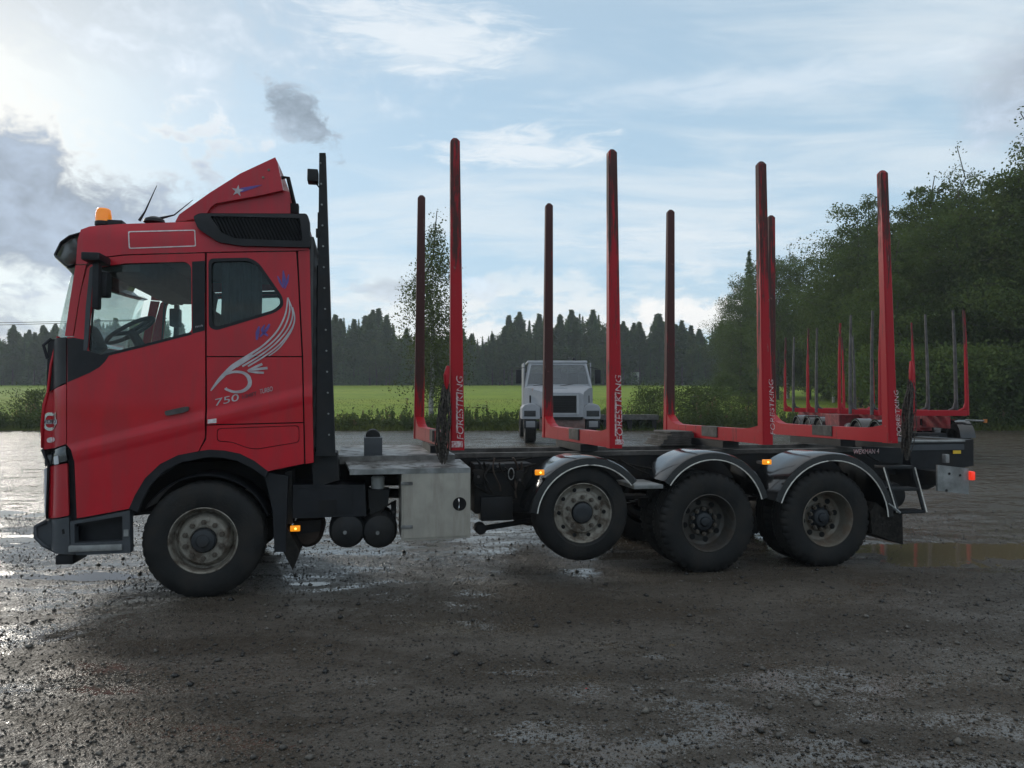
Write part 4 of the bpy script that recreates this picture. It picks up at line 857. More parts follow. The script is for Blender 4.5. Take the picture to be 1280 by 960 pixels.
lo = lv.build('louvre', 'black_plastic', vo_, False); lo['kind'] = 'stuff'
MB().box((pix(300, 280)[0], .10, pix(300, 290, .1)[1]), (pix(384, 280)[0], 2.4, pix(300, 275, .1)[1])).build('roof_deck', 'paint_red_roof', truck, False)
# roof fairing
VF = .22; fo = [(219, 277), (224, 268), (262, 241), (300, 217), (344, 196.5), (347, 203), (354, 238), (362, 241), (363, 267), (250, 267)]
def vfair(u, w):
    a = pix(252, 262, VF); b = pix(361, 239, VF); ln = a[1]+(b[1]-a[1])*(u-a[0])/(b[0]-a[0]); t = min(1, max(0, (ln-w)/.035)); e = min(1, max(0, (u-a[0]+.10)/.10)); return VF+.055*t*e
fr_ = None
fo_up = [(219, 277), (224, 268), (262, 241), (300, 217), (344, 196.5), (347, 203), (354, 237.5), (330, 243), (270, 254), (263, 259), (259, 266), (256, 272)]; fo_lo = [(258, 276), (259, 266), (263, 259), (270, 254), (330, 243), (354, 237.5), (362, 240.5), (363, 267), (360, 276)]
for mir in (False, True):
    x = sheet(px(fo_up, VF), [], lambda u, w: VF, .09, .08, mir).build('roof_fairing' if not mir else 'fairing_side', 'paint_red_roof', truck if not mir else fr_, True, 30); fr_ = fr_ or x
    sheet(px(fo_lo, VF+.05), [], lambda u, w: VF+.05, .03, .08, mir).build('fairing_skirt', 'paint_red_roof', fr_, True, 30)
L = px([(219, 277), (224, 268), (262, 241), (300, 217), (344, 196.5)], VF); V = []; Fs = []
for j in range(9):
    for (u, w) in L: V.append((u, VF+.01+(2.06-.02)*j/8, w+.05*(1-abs(j/4-1)**2)))
for j in range(8):
    for i in range(4): Fs.append((j*5+i, j*5+i+1, (j+1)*5+i+1, (j+1)*5+i))
x = MB().add(V, Fs).build('fairing_top', 'paint_red_roof', fr_, True, 40); x.modifiers.new('s', 'SOLIDIFY').thickness = .012
st0, st1, st2 = pix(352, 222, .45), pix(360, 222, .45), pix(371, 268, .45); MB().tube([(st0[0], .45, st0[1]), (st1[0], .45, st1[1]), (st2[0], .45, st2[1])], .02, 8).build('fairing_strut', 'black_steel', truck)
MB().box((st2[0]-.06, .40, st2[1]), (st2[0]+.02, .50, st2[1]+.10), bev=.01).build('strut_foot', 'black_steel', truck)
for q in ((336, 212.5), (329, 222)): p = pix(*q, VF); MB().cyl((p[0], VF-.008, p[1]), .012, .012, 'y', 10).build('fairing_bolt', 'rim_grey', fr_)
# decals on the near side (thin film)
def decal(name, poly, mtl, parent=truck, off=-.0035, holes=(), grid=.06): return panel(name, poly, mtl, parent, holes, off, .0015, grid)
def stroke(name, pts, widths, mtl, off=-.0035):
    """tapered brush stroke through pixel points (Catmull-Rom)"""
    P = [Vector(p) for p in pts]; Q = []; Wd = []
    for i in range(len(P)-1):
        a, b, c, d = P[max(i-1, 0)], P[i], P[i+1], P[min(i+2, len(P)-1)]
        for j in range(7):
            t = j/7; Q.append(.5*((2*b)+(c-a)*t+(2*a-5*b+4*c-d)*t*t+(3*b-3*c+d-a)*t**3)); Wd.append(widths[i]+(widths[i+1]-widths[i])*t)
    Q.append(P[-1]); Wd.append(widths[-1]); V = []; Fs = []
    for i, q in enumerate(Q):
        d = (Q[min(i+1, len(Q)-1)]-Q[max(i-1, 0)]).normalized(); n = Vector((-d.y, d.x))
        for s in (1, -1): u, w = pixs(*(q+n*s*Wd[i]*.5)); V.append((u, vside(u, w)+off, w))
    for i in range(len(Q)-1): Fs.append((2*i, 2*i+1, 2*i+3, 2*i+2))
    o = MB().add(V, Fs).build(name, mtl, truck, True, 60); return o
wing = [([(359.5, 372), (357, 392), (347, 413), (330, 431), (311, 444), (290, 458), (276, 472)], [1.2, 2, 2.2, 2.2, 3, 4, 3]),
        ([(360.5, 372), (362, 390), (354, 412), (338, 430), (318, 444), (296, 458)], [1, 1.9, 2.0, 2.0, 2.4, 3]),
        ([(361, 374), (366, 392), (360, 411), (345, 429), (326, 444), (303, 458)], [1, 1.8, 1.8, 1.9, 2.0, 2.4]),
        ([(362, 378), (368, 394), (366, 408), (352, 428), (334, 443), (310, 458)], [1, 1.8, 1.7, 1.8, 1.9, 2.0]),
        ([(366, 384), (368.3, 398), (364, 414), (350, 434), (336, 445)], [.8, 1.7, 1.7, 1.7, 1.2]),
        ([(316, 444), (300, 453), (286, 463), (274, 475), (263.5, 488.5)], [3, 6, 5.5, 4.2, 1.5]),
        ([(280, 469), (292, 465), (304, 466), (311, 472), (312, 481), (305, 488), (294, 490), (284, 487), (282, 485)], [2, 3, 3.4, 5, 5, 4, 3, 3, 4]),
        ([(310, 462.5), (320, 458.5), (328, 455)], [.8, 3, 3.2]), ([(309, 463.5), (322, 461.5), (334.5, 460)], [.8, 3, 3.2]), ([(310, 464.5), (320, 465.5), (330, 466)], [.8, 2.6, 2.6])]
for q, w in wing: stroke('feather_decal', q, w, 'decal_silver', -.0035-.0004*wing.index((q, w)))
for q, w in (([(354, 338), (355, 350), (354, 360)], [1, 5, 1]), ([(347, 345), (350, 352), (354, 360)], [1, 3, 1]), ([(361, 343), (359, 352), (356, 361)], [1, 3.4, 1]), ([(324, 408), (322, 416), (321, 425)], [1.5, 5, 2]), ([(331, 406), (328, 413), (335, 420)], [1, 4, 2]), ([(337, 405), (333, 412), (325, 421)], [2, 4, 2])): stroke('tribal_decal', q, w, 'decal_purple')
text('750', 'power_lettering', (269, 507.5), (298.5, 500.5), 9, 'decal_silver', truck, shear=.25)
text('I-SHIFT', 'badge_lettering', (303, 498.5), (321, 494), 5, 'decal_dark', truck, shear=.2)
text('TURBO', 'sticker_lettering', (325, 492.5), (341, 488.5), 6, 'decal_silver', truck, shear=.2)
decal('registration_sticker', [(259.5, 524.5), (270.5, 523), (270.5, 528.5), (259.5, 529.5)], 'decal_white')
text('FH16', 'model_lettering', (245, 410.2), (254, 407.8), 2.6, 'decal_silver', truck, off=-.006)
# round emblem on the front corner
ec = (61.5, 527); ring_o = [(ec[0]+8.2*math.cos(t), ec[1]+11.5*math.sin(t)) for t in np.linspace(0, 6.283, 33)[:-1]]; ring_i = [(ec[0]+5.2*math.cos(t), ec[1]+7.6*math.sin(t)) for t in np.linspace(0, 6.283, 33)[:-1]]
decal('emblem', ring_o, 'chrome', off=-.010, holes=[ring_i], grid=.03); decal('emblem_bar', [(53, 524.8), (71, 524.5), (71, 530.0), (53, 530.2)], 'decal_silver', off=-.012, grid=.03)
decal('emblem_arrow', [(65.5, 518.5), (69.5, 515), (69.5, 523)], 'chrome', off=-.011, grid=.03)
text('VOLVO', 'emblem_lettering', (54.5, 529.3), (70, 529), 3.4, 'decal_dark', truck, off=-.0135)
decal('small_sticker', rc([(58, 549), (62, 546.5), (67.5, 547), (68, 551), (63.5, 553.5), (59, 553)], 2), 'decal_white', off=-.010, grid=.03)
# star on the fairing
sc_ = Vector((297, 238.5)); star = []
for i in range(10): t = -math.pi/2+.15+i*math.pi/5; r = 8.0 if i % 2 == 0 else 3.0; star.append((sc_.x+r*math.cos(t), sc_.y+r*math.sin(t)*.95))
sheet(px(star, VF-.004), [], lambda u, w: VF-.005, .002, .3).build('star_decal', 'decal_silver', fr_, False)
sheet(px([(294, 240), (301, 235), (318, 232), (328, 231), (318, 235), (303, 240)], VF-.004), [], lambda u, w: VF-.004, .002, .3).build('star_tail_decal', 'decal_purple', fr_, False)

# headboard behind the cab ---------------------------------------------------
hb0 = pix(395, 570, .05); hb1 = pix(419, 570, .05); ht0 = pix(399, 191, .05); ht1 = pix(407, 191, .05)
hbp = empty('headboard', (0, 0, 0), 0, truck)
for v, sk in ((.05, 0), (2.33, .15)):
    MB().prism([(p_[0]-sk, p_[1]) for p_ in (hb0, hb1, ht1, ht0)], v, v+.12).build('headboard_post', 'black_steel', hbp, False)
zt = ht0[1]; zb = hb0[1]
for i in range(15):
    z = zb+.05+(zt-zb-.12)*i/14; f = (z-zb)/(zt-zb); ua = hb0[0]+(ht0[0]-hb0[0])*f; ub = hb1[0]+(ht1[0]-hb1[0])*f
    MB().add([(ua+.02, .17, z), (ub-.02, .17, z), (ub-.17, 2.33, z), (ua-.13, 2.33, z), (ua+.02, .17, z+.035), (ub-.02, .17, z+.035), (ub-.17, 2.33, z+.035), (ua-.13, 2.33, z+.035)], [(0, 3, 2, 1), (4, 5, 6, 7), (0, 1, 5, 4), (1, 2, 6, 5), (2, 3, 7, 6), (3, 0, 4, 7)]).build('headboard_bar', 'black_steel', hbp, False)
for i in range(11):
    v = .25+i*.2; sk = .07*v; MB().box(((hb0[0]+ht0[0])/2+.05-sk, v, zb+.02), ((hb0[0]+ht0[0])/2+.065-sk, v+.03, zt-.04)).build('headboard_slat', 'black_steel', hbp, False)
for q in range(14):
    z = zb+.2+(zt-zb-.3)*q/13; f = (z-zb)/(zt-zb); ub = hb1[0]+(ht1[0]-hb1[0])*f; MB().cyl((ub-.05, .038, z), .009, .014, 'y', 8).build('bolt', 'galvanised', hbp)
wl = pix(391, 220, .10); l_ = MB().box((wl[0]-.05, .06, wl[1]-.06), (wl[0]+.05, .20, wl[1]+.06), bev=.012).build('work_lamp', 'black_plastic', hbp); MB().tube([(wl[0]+.02, .13, wl[1]-.05), (wl[0]+.06, .13, wl[1]-.10), (wl[0]+.12, .12, wl[1]-.08)], .008, 5).build('lamp_bracket', 'black_steel', l_)
q = pix(397.5, 291, .05); MB().box((q[0]-.02, .04, q[1]-.04), (q[0]+.02, .1, q[1]+.04), bev=.005).build('hook', 'black_steel', hbp)
for i in range(5):
    a_ = pix(389+i*.8, 330+i*14, .5+i*.1); b_ = pix(396, 560-i*12, .5+i*.1); MB().tube([(a_[0], .5+i*.1, a_[1]), ((a_[0]+b_[0])/2+.04*(i % 2), .55+i*.1, (a_[1]+b_[1])/2), (b_[0], .5+i*.1, b_[1])], .016, 6).build('air_hose', 'strap_black', truck)
MB().tube([(hb0[0]+.05, .6, CT), (hb0[0]-.02, .6, zb+1.9)], .06, 12).build('exhaust_stack', 'black_steel', truck)
MB().prism([pix(388, 565, .12), pix(421, 566, .12), pix(424, 600, .12), pix(392, 610, .12)], .12, .5).build('headboard_foot', 'black_steel', truck, False)

# bunks with stakes ------------------------------------------------------------
def stake_mesh(b0, b1, t0, t1, wv0, wv1, v, lean):
    """b0,b1: (u,w) of bottom left/right corner; t0,t1 of the top; rounded tip"""
    m = MB(); n = 12; V = []; Fs = []
    rows = [(i/n) for i in range(n+1)]
    H = t0[1]-b0[1]
    for k, f in enumerate(rows+[1.004, 1.008]):
        g = min(f, 1); e = 0 if f <= 1 else (.25 if f < 1.006 else .6)
        u0 = b0[0]+(t0[0]-b0[0])*g; u1 = b1[0]+(t1[0]-b1[0])*g; cu = (u0+u1)/2; hu = (u1-u0)/2*(1-e); hv = (wv0+(wv1-wv0)*g)/2*(1-e); cv = v+wv0/2+lean*g**1.5; z = b0[1]+H*f+(0 if f <= 1 else .006*(k-n))
        c = .22
        for a, b in ((-1, -1+c), (-1+c, -1), (1-c, -1), (1, -1+c), (1, 1-c), (1-c, 1), (-1+c, 1), (-1, 1-c)): V.append((cu+a*hu, cv+b*hv, z))
    R_ = len(rows)+2
    for k in range(R_-1):
        for i in range(8): Fs.append((k*8+i, k*8+(i+1) % 8, (k+1)*8+(i+1) % 8, (k+1)*8+i))
    Fs += [tuple(range(7, -1, -1)), tuple(range((R_-1)*8, R_*8))]
    return m.add(V, Fs)
NS = [((562, 581), 566, (562.5, 575.5), 176), ((759.5, 778.5), 562, (760, 771.5), 190), ((950, 967), 560, (947, 958.5), 205), ((1106, 1124), 558, (1099.5, 1110.5), 216)]
FS = [((517, 531), 541, (521.5, 533), 246), ((679.5, 692), 541, (682.5, 692.5), 256), ((832, 845), 536, (834, 846.5), 264), ((960, 971), 535, (961.5, 971.5), 271)]
FV = 2.34; BUNKS = []
for (nb, ny, nt, nty), (fb, fy, ft, fty) in zip(NS, FS):
    b0, b1 = pix(nb[0], ny), pix(nb[1], ny); wu = .125; t0, t1 = pix(nt[0], nty), pix(nt[1], nty)
    mid = (b0[0]+b1[0])/2; kx = .88 if nb[0] > 900 else 1.0
    f0, f1 = pix(fb[0], fy, FV), pix(fb[1], fy, FV); g0, g1 = pix(ft[0], fty, FV), pix(ft[1], fty, FV)
    zb_ = b0[1]-.0; bk = MB(); hz = .15
    # welded U-beam between the stake feet
    un, uf_ = mid, (f0[0]+f1[0])/2; zf = min(f0[1], f1[1])-.02; zn = zb_
    z0 = (zf+zn)/2-.01
    def bsec(t): return un+(uf_-un)*t
    V = []; Fs = []
    prof = [(0, 0), (.03, 0), (.09, 0), (.14, 0), (.25, 0), (.5, 0), (.75, 0), (.86, 0), (.91, 0), (.97, 0), (1, 0)]
    top = {0: .20, .03: .19, .09: .165, .14: .155, .86: .155, .91: .19, .97: .28, 1: .36}
    for t, _ in prof:
        u = bsec(t); v = .02+(FV+.06)*t
        tp_ = top.get(t, .15); hw = .055
        V += [(u-hw, v, z0), (u+hw, v, z0), (u+hw, v, z0+tp_), (u-hw, v, z0+tp_)]
    k_ = len(prof)
    for i in range(k_-1):
        for j in range(4): Fs.append((i*4+j, i*4+(j+1) % 4, (i+1)*4+(j+1) % 4, (i+1)*4+j))
    Fs += [(3, 2, 1, 0), tuple(range((k_-1)*4, k_*4))]
    bo_ = bk.add(V, Fs).build('bunk_beam', 'stake_red', truck, False); BUNKS.append((un, z0))
    MB().box((bsec(.5)-.060, .95, z0+.03), (bsec(.5)+.060, 1.35, z0+.153)).build('wear_pad', 'board_grey', bo_, False)
    MB().box((bsec(.5)-.10, .72, z0-.08), (bsec(.5)+.10, 1.78, z0-.003)).build('bunk_saddle', 'black_steel', bo_, False)
    dz = b0[1]-z0
    stake_mesh((mid-.068*kx, z0-.005), (mid+.068*kx, z0-.005), ((t0[0]+t1[0])/2-.046, t0[1]), ((t0[0]+t1[0])/2+.046, t0[1]), .125, .085, -.035, .0).build('stake', 'stake_red', bo_, True, 30)
    fm, gm = (f0[0]+f1[0])/2, (g0[0]+g1[0])/2
    stake_mesh((fm-.065, z0-.005), (fm+.065, z0-.005), (gm-.048, g0[1]), (gm+.048, g0[1]), .12, .085, FV, .0).build('stake', 'stake_worn', bo_, True, 30)
# lettering up the stakes
def stake_text(body, p0, p1, hgt, i):
    text(body, 'stake_lettering', p0, p1, hgt, 'decal_worn', truck, -.038, .2, 0.0)
stake_text('FORESTKING', (578.5, 549), (577.5, 471), 8, 0); stake_text('FORESTKING', (776.5, 551), (774.5, 470), 8, 1); stake_text('FORESTKING', (966, 543), (963.5, 475), 6, 2); stake_text('FORESTKING', (1123, 545), (1119, 488), 6, 3)
for a_, b_ in (((570.5, 541), (569.5, 490)), ((768, 545), (767, 490))):
    p0, p1 = pix(*a_), pix(*b_); MB().box((p0[0]-.008, -.0375, p0[1]), (p0[0]+.008, -.036, p1[1])).build('stake_stripe', 'decal_worn', truck, False)
p = pix(571.5, 555); MB().box((p[0]-.06, -.0385, p[1]-.03), (p[0]+.05, -.0365, p[1]+.03)).build('reflector', 'decal_worn', truck, False); p = pix(771, 553); MB().box((p[0]-.03, -.0385, p[1]-.02), (p[0]+.06, -.0365, p[1]+.03)).build('reflector', 'decal_worn', truck, False)

# mudguards ---------------------------------------------------------------------
def arc_guard(c, r, a0, a1, rin, mtl='black_gloss', v0=-.01, v1=.62, edge=True):
    n = 22; V = []; Fs = []
    for i in range(n+1):
        t = R(a0+(a1-a0)*i/n); co, si = math.cos(t), math.sin(t)
        for rr, v in ((rin, v0), (r-.012, v0), (r, v0+.02), (r+.004, (v0+v1)/2), (r, v1), (r-.008, v1), (r-.008, v0+.025), (rin, v0+.008)): V.append((c[0]+rr*co, v, c[1]+rr*si))
    for i in range(n):
        for j in range(8): Fs.append((i*8+j, i*8+(j+1) % 8, (i+1)*8+(j+1) % 8, (i+1)*8+j))
    Fs += [tuple(range(7, -1, -1)), tuple(range(n*8, n*8+8))]
    o = MB().add(V, Fs).build('mudguard', mtl, truck, True, 35)
    if edge: MB().tube([(c[0]+(rin+.002)*math.cos(R(a0+(a1-a0)*i/n)), v0-.003, c[1]+(rin+.002)*math.sin(R(a0+(a1-a0)*i/n))) for i in range(n+1)], .0065, 6).build('guard_edge', 'trim_white', o)
    return o
def circ(p, q, s):
    (ax, ay), (bx, by), (cx, cy) = pix(*p, -.01), pix(*q, -.01), pix(*s, -.01); d = 2*(ax*(by-cy)+bx*(cy-ay)+cx*(ay-by)); 
    ux = ((ax*ax+ay*ay)*(by-cy)+(bx*bx+by*by)*(cy-ay)+(cx*cx+cy*cy)*(ay-by))/d; uy = ((ax*ax+ay*ay)*(cx-bx)+(bx*bx+by*by)*(ax-cx)+(cx*cx+cy*cy)*(bx-ax))/d
    return (ux, uy), math.hypot(ax-ux, ay-uy)
def guard(p, q, s, grow=.085):
    c, r = circ(p, q, s); A = [pix(*x, -.01) for x in (p, s)]; a0, a1 = [math.degrees(math.atan2(b-c[1], a-c[0])) for a, b in A]
    if a0 < 0: a0 += 360
    return arc_guard(c, r+grow, a0, a1, r)
g1 = guard((672, 642), (725, 583), (789, 607)); g2 = guard((838, 607), (884, 575.5), (952, 624)); g3 = guard((977, 629), (1040, 576), (1110, 646))
for c_, u, w in ((0, U2, W2), (0, U3, GZ), (0, U4, GZ)): pass
sp0, sp1 = pix(795, 606, .0), pix(829, 600, .0)
MB().box((sp0[0]-.02, .0, sp0[1]-.045), (sp1[0], .55, sp0[1]-.005), bev=.004).build('step_plate', 'galvanised', truck)
fb0 = pix(1092, 632, .02); MB().prism([pix(1095, 628, .02), pix(1110, 640, .02), pix(1128, 642, .02), pix(1129, 681, .02), pix(1090, 667, .02), pix(1088, 640, .02)], .02, .6).build('mud_flap', 'strap_black', truck, False)
a_, b_ = pix(1110, 629, .0), pix(1125, 641, .0); MB().tube([(a_[0], .0, a_[1]), (b_[0], .0, b_[1])], .014, 6).build('flap_bar', 'galvanised', truck)
# front wheel rear mudguard + flap
MB().prism([pix(330, 590, .05), pix(360, 595, .05), pix(357, 690, .05), pix(343, 690, .05), pix(341, 640, .05)], .05, .45).build('mudguard', 'black_plastic', truck, True, 50)
MB().prism([pix(356, 655, .06), pix(375, 690, .06), pix(366, 713, .06), pix(354, 690, .06)], .06, .40).build('mud_flap', 'strap_black', truck, False)
arc_guard((U1, GZ), .60, 150, 20, .585, 'black_plastic', .10, .5, False)

# side equipment -----------------------------------------------------------------
bb = MB().prism([pix(366, 606, .12), pix(456, 606, .12), pix(458, 645, .12), pix(366, 648, .12)], .12, .62).build('battery_box', 'black_plastic', truck, False)
MB().prism([pix(372, 611, .105), pix(440, 611, .105), pix(440, 640, .105), pix(372, 642, .105)], .105, .12).build('battery_lid', 'black_plastic', bb, False)
MB().prism([pix(398, 625, .095), pix(420, 625, .095), pix(420, 641, .095), pix(398, 641, .095)], .09, .105).build('lid_grip', 'chassis', bb, False)
for cx, cy, r in ((434, 663, .172), (474.5, 663.5, .172)):
    c = pix(cx, cy, .14); o = MB().lathe([(0, -.05), (r*.5, -.038), (r*.85, -.012), (r, .04), (r, .62), (0, .66)], 36, (c[0], .14, c[1])).build('air_tank', 'black_steel', truck)
    MB().cyl((c[0]-.02, .07, c[1]-.01), .018, .04, 'y', 10).build('drain_valve', 'galvanised', o)
    for yy in (.20, .52): MB().lathe([(r, 0), (r+.006, 0), (r+.006, .035), (r, .035)], 36, (c[0], .14+yy, c[1])).build('tank_strap', 'galvanised_dark', o)
    MB().tube([(c[0], .16, c[1]+r*.9), (c[0]+.05, .20, c[1]+r+.05), (c[0]+.16, .26, c[1]+r+.10)], .009, 6).build('air_line', 'strap_black', o)
c = pix(472.5, 604, .25); o = MB().cyl((c[0], .30, c[1]-.07), .065, .14, 'z', 24, .015).build('dryer_canister', 'filter_white', truck)
MB().prism([pix(460, 612, .2), pix(487, 612, .2), pix(485, 632, .2), pix(463, 645, .2)], .2, .42).build('dryer_body', 'black_steel', truck, False)
MB().box((c[0]-.07, .26, c[1]-.40), (c[0]+.05, .40, c[1]-.22), bev=.02).build('dryer_valve', 'black_steel', truck)
mk = MB().prism([pix(356, 590, .14), pix(365, 588, .14), pix(366, 655, .14), pix(358, 655, .14)], .14, .5).build('box_bracket', 'chassis', truck, False)
sl = pix(384, 665, .35); MB().lathe([(0, -.02), (.12, 0), (.155, .05), (.155, .5), (.12, .56), (0, .58)], 28, (sl[0], .35, sl[1])).build('silencer', 'rust_dark', truck)
MB().prism([pix(366, 652, .3), pix(402, 650, .3), pix(400, 664, .3), pix(372, 668, .3)], .3, .36).build('silencer_bracket', 'chassis', truck, False)
tb = MB().prism([pix(502, 586, .03), pix(588, 586, .03), pix(588, 672, .03), pix(502, 676, .03)], .03, .62).build('toolbox', 'stainless', truck, False)
MB().prism([pix(504.5, 589, .018), pix(586, 588.5, .018), pix(586, 669.5, .018), pix(504.5, 673, .018)], .016, .030).build('toolbox_door', 'stainless', tb, False)
for y in (604.5, 659): p0, p1 = pix(501, y, .01), pix(516, y, .01); MB().box((p0[0], .004, p0[1]-.016), (p1[0], .016, p0[1]+.016), bev=.004).build('hinge', 'aluminium', tb)
c = pix(574.5, 630, .012); MB().lathe([(0, -.006), (.060, -.006), (.066, 0), (.066, .008), (0, .01)], 28, (c[0], .012, c[1])).build('latch_cup', 'dark_hole', tb)
MB().tube([(c[0]-.01, -.004, c[1]-.05), (c[0]-.01, -.022, c[1]-.03), (c[0]-.01, -.022, c[1]+.03), (c[0]-.01, -.004, c[1]+.05)], .008, 6).build('latch_handle', 'chrome', tb)
def marker(x, y, v=.0, w=.09, h=.052):
    c = pix(x, y, v); o = MB().box((c[0]-w/2, v-.02, c[1]-h/2), (c[0]+w/2, v+.02, c[1]+h/2), bev=.006).build('marker_lamp', 'amber', truck); MB().cyl((c[0]+.005, v-.024, c[1]), .010, .006, 'y', 10).build('lamp_bulb', 'amber_bright', o)
    MB().box((c[0]-.015, v+.02, c[1]-.03), (c[0]+.015, v+.18, c[1])).build('lamp_arm', 'black_plastic', o, False)
marker(369, 660.5, .1); marker(674.5, 590.5, -.03); marker(958.5, 577.5, -.03)

# tail ------------------------------------------------------------------------------
rb_ = MB().prism([pix(1138, 553, .55), pix(1206, 552, .55), pix(1206, 588, .55), pix(1160, 612, .55), pix(1138, 612, .55)], .55, 2.0).build('tail_beam', 'black_steel', truck, False)
a_, b_ = pix(1135, 552, .54), pix(1206, 551, .54); MB().box((a_[0], .53, a_[1]-.012), (b_[0], .62, a_[1]+.012), bev=.004).build('tail_edge', 'galvanised', rb_)
a_, b_ = pix(1137, 556, .54), pix(1205, 562, .54); MB().box((a_[0], .535, b_[1]), (b_[0], .548, a_[1])).build('tail_strip', 'grey_plastic', rb_, False)
c = pix(1195.5, 565, .54); MB().box((c[0]-.055, .530, c[1]-.02), (c[0]+.055, .534, c[1]+.02)).build('yellow_sticker', 'yellow_sticker', rb_, False)
MB().prism([pix(1206, 550, .9), pix(1217, 549, .9), pix(1217, 582, .9), pix(1206, 584, .9)], .9, 1.8).build('coupling_housing', 'black_steel', truck, False)
ur = MB().prism([pix(1172, 581, .10), pix(1211, 585.5, .10), pix(1211, 618, .10), pix(1172, 613.5, .10)], .10, .125).build('underrun_plate', 'galvanised', truck, False)
MB().box((pix(1176, 600, .13)[0], .13, pix(1176, 608, .13)[1]), (pix(1208, 600, .13)[0], 2.4, pix(1176, 590, .13)[1])).build('underrun_bar', 'black_steel', truck, False)
for q in ((1186.5, 592), (1200, 594), (1183, 613)): c = pix(*q, .1); MB().cyl((c[0], .094, c[1]), .014, .01, 'y', 10).build('bolt', 'dark_hole', ur)
c = pix(1213.5, 594.5, .10); MB().box((c[0]-.03, .06, c[1]-.05), (c[0]+.025, .16, c[1]+.05), bev=.012).build('tail_lamp', 'red_lamp', truck)
a_ = pix(1182.5, 570, .3); MB().box((a_[0]-.02, .28, a_[1]-.08), (a_[0]+.03, .34, a_[1]+.02), bev=.006).build('hook', 'galvanised', truck)
# step ladder
la, lb, lc, ld = pix(1105, 584, .12), pix(1140, 584, .12), pix(1155, 640, .02), pix(1122, 640, .02)
ld_ = empty('step_ladder', (0, 0, 0), 0, truck)
MB().tube([(la[0], .12, la[1]), (ld[0], .02, ld[1])], .018, 6).build('ladder_rail', 'black_steel', ld_); MB().tube([(lb[0], .12, lb[1]), (lc[0], .02, lc[1])], .018, 6).build('ladder_rail', 'black_steel', ld_)
for f in (0, .5, 1):
    x0 = la[0]+(ld[0]-la[0])*f; x1 = lb[0]+(lc[0]-lb[0])*f; z = la[1]+(ld[1]-la[1])*f; v = .12-.10*f; MB().box((x0, v-.02, z-.02), (x1, v+.16, z+.012), bev=.004).build('ladder_rung', 'black_steel', ld_)
MB().tube([(la[0]-.02, .10, la[1]), (ld[0]-.025, .0, ld[1])], .007, 6).build('ladder_edge', 'trim_white', ld_); MB().tube([(lb[0]+.02, .10, lb[1]), (lc[0]+.02, .0, lc[1])], .007, 6).build('ladder_edge', 'trim_white', ld_)
c = pix(1121, 620, .5); MB().lathe([(0, 0), (.14, .03), (.16, .1), (.16, .4), (0, .45)], 24, (c[0], .5, c[1])).build('air_tank', 'black_steel', truck)
sb0 = pix(1079, 558, .3); MB().prism([pix(1079, 558, .3), pix(1130, 560, .3), pix(1128, 580, .3), pix(1100, 577, .3), pix(1086, 570, .3)], .3, .34).build('name_plate', 'black_steel', truck, False)
me = text('WEXMAN 4', 'plate_lettering', (1088, 570), (1121, 569), 5.5, 'decal_worn', truck, .294, .1, 0.0)
for v_ in me.data.vertices:       # shift lettering back on to its plate along the view direction
    pass

# ------------------------------------------------------------------ things hung on the stakes, lying on the deck
def chains(label, x, y0, y1, w, v, seed):
    rg = random.Random(seed); T = Matrix.Translation((TX, TY, 0)) @ Matrix.Rotation(TA, 4, 'Z'); a = pix(x+6, y0, v); b = pix(x, y1, v); m = MB()
    for i in range(30):
        dv = rg.uniform(-.09, .03); tu = rg.uniform(-.5, .5)*w; ln = rg.uniform(.72, 1.0); z1 = a[1]+(b[1]-a[1])*ln; ph = rg.uniform(0, 6)
        pts = []
        for s in range(9):
            g = s/8; sp = math.sin(math.pi*min(1, g*.75+.05))**.8; pts.append(T @ Vector((a[0]+(b[0]-a[0])*g+tu*sp+.010*math.sin(9*g+ph)+rg.uniform(-.014, .014), v+dv*sp-.01, a[1]+(z1-a[1])*g)))
        m.tube(pts, rg.uniform(.004, .009), 5)
    root = m.mesh('chain_bundle', True, 50, False); o = link('chain_bundle', root, None, 'chain_grime'); tag(o, label, 'chains')
    t = pix(x+8, y0-22, v); p = MB(); p.tube([T @ Vector((t[0], v+.0, t[1])), T @ Vector(((t[0]+a[0])/2-.01, v-.03, (t[1]+a[1])/2)), T @ Vector((a[0], v-.02, a[1]-.05))], [.018, .03, .022], 8); p.build('hook', 'stake_red', o)
    return o
chains('tangle of dark load chains hung on the stake right behind the cab', 552, 480, 583, .13, -.06, 3)
chains('dark bundle of straps hanging on the rearmost stake', 1131, 474, 576, .10, .06, 9)
def board_stack():
    T = Matrix.Translation((TX, TY, 0)) @ Matrix.Rotation(TA, 4, 'Z'); o = empty('board_stack', (TX, TY, 0), TA); tag(o, 'grey weathered boards stacked at the foot of a far stake on the truck bed', 'boards')
    b = pix(846, 554, 1.75); w = 7
    for i in range(w):
        f = i/w; L = .34-.20*f; z = CT+.01+i*.026; o2 = MB().box((b[0]-L*.9+.03*math.sin(i*3), 1.55, z), (b[0]+L*.75, 2.1, z+.024), bev=.003).build('board', 'board_grey', o, False)
board_stack()
def scrap():
    Y = CH*F/(862-503); X = (732-640)/F*Y; m = MB(); m.add([(-.04, -.01, .0), (0, .015, .02), (.05, 0, .004), (.01, -.02, .012)], [(0, 1, 2), (0, 2, 3)]); o = m.build('plastic_scrap', 'scrap_red', None, False); o.location = (X, Y, .004); tag(o, 'small red scrap lying on the wet gravel in front of the truck', 'scrap')
scrap()

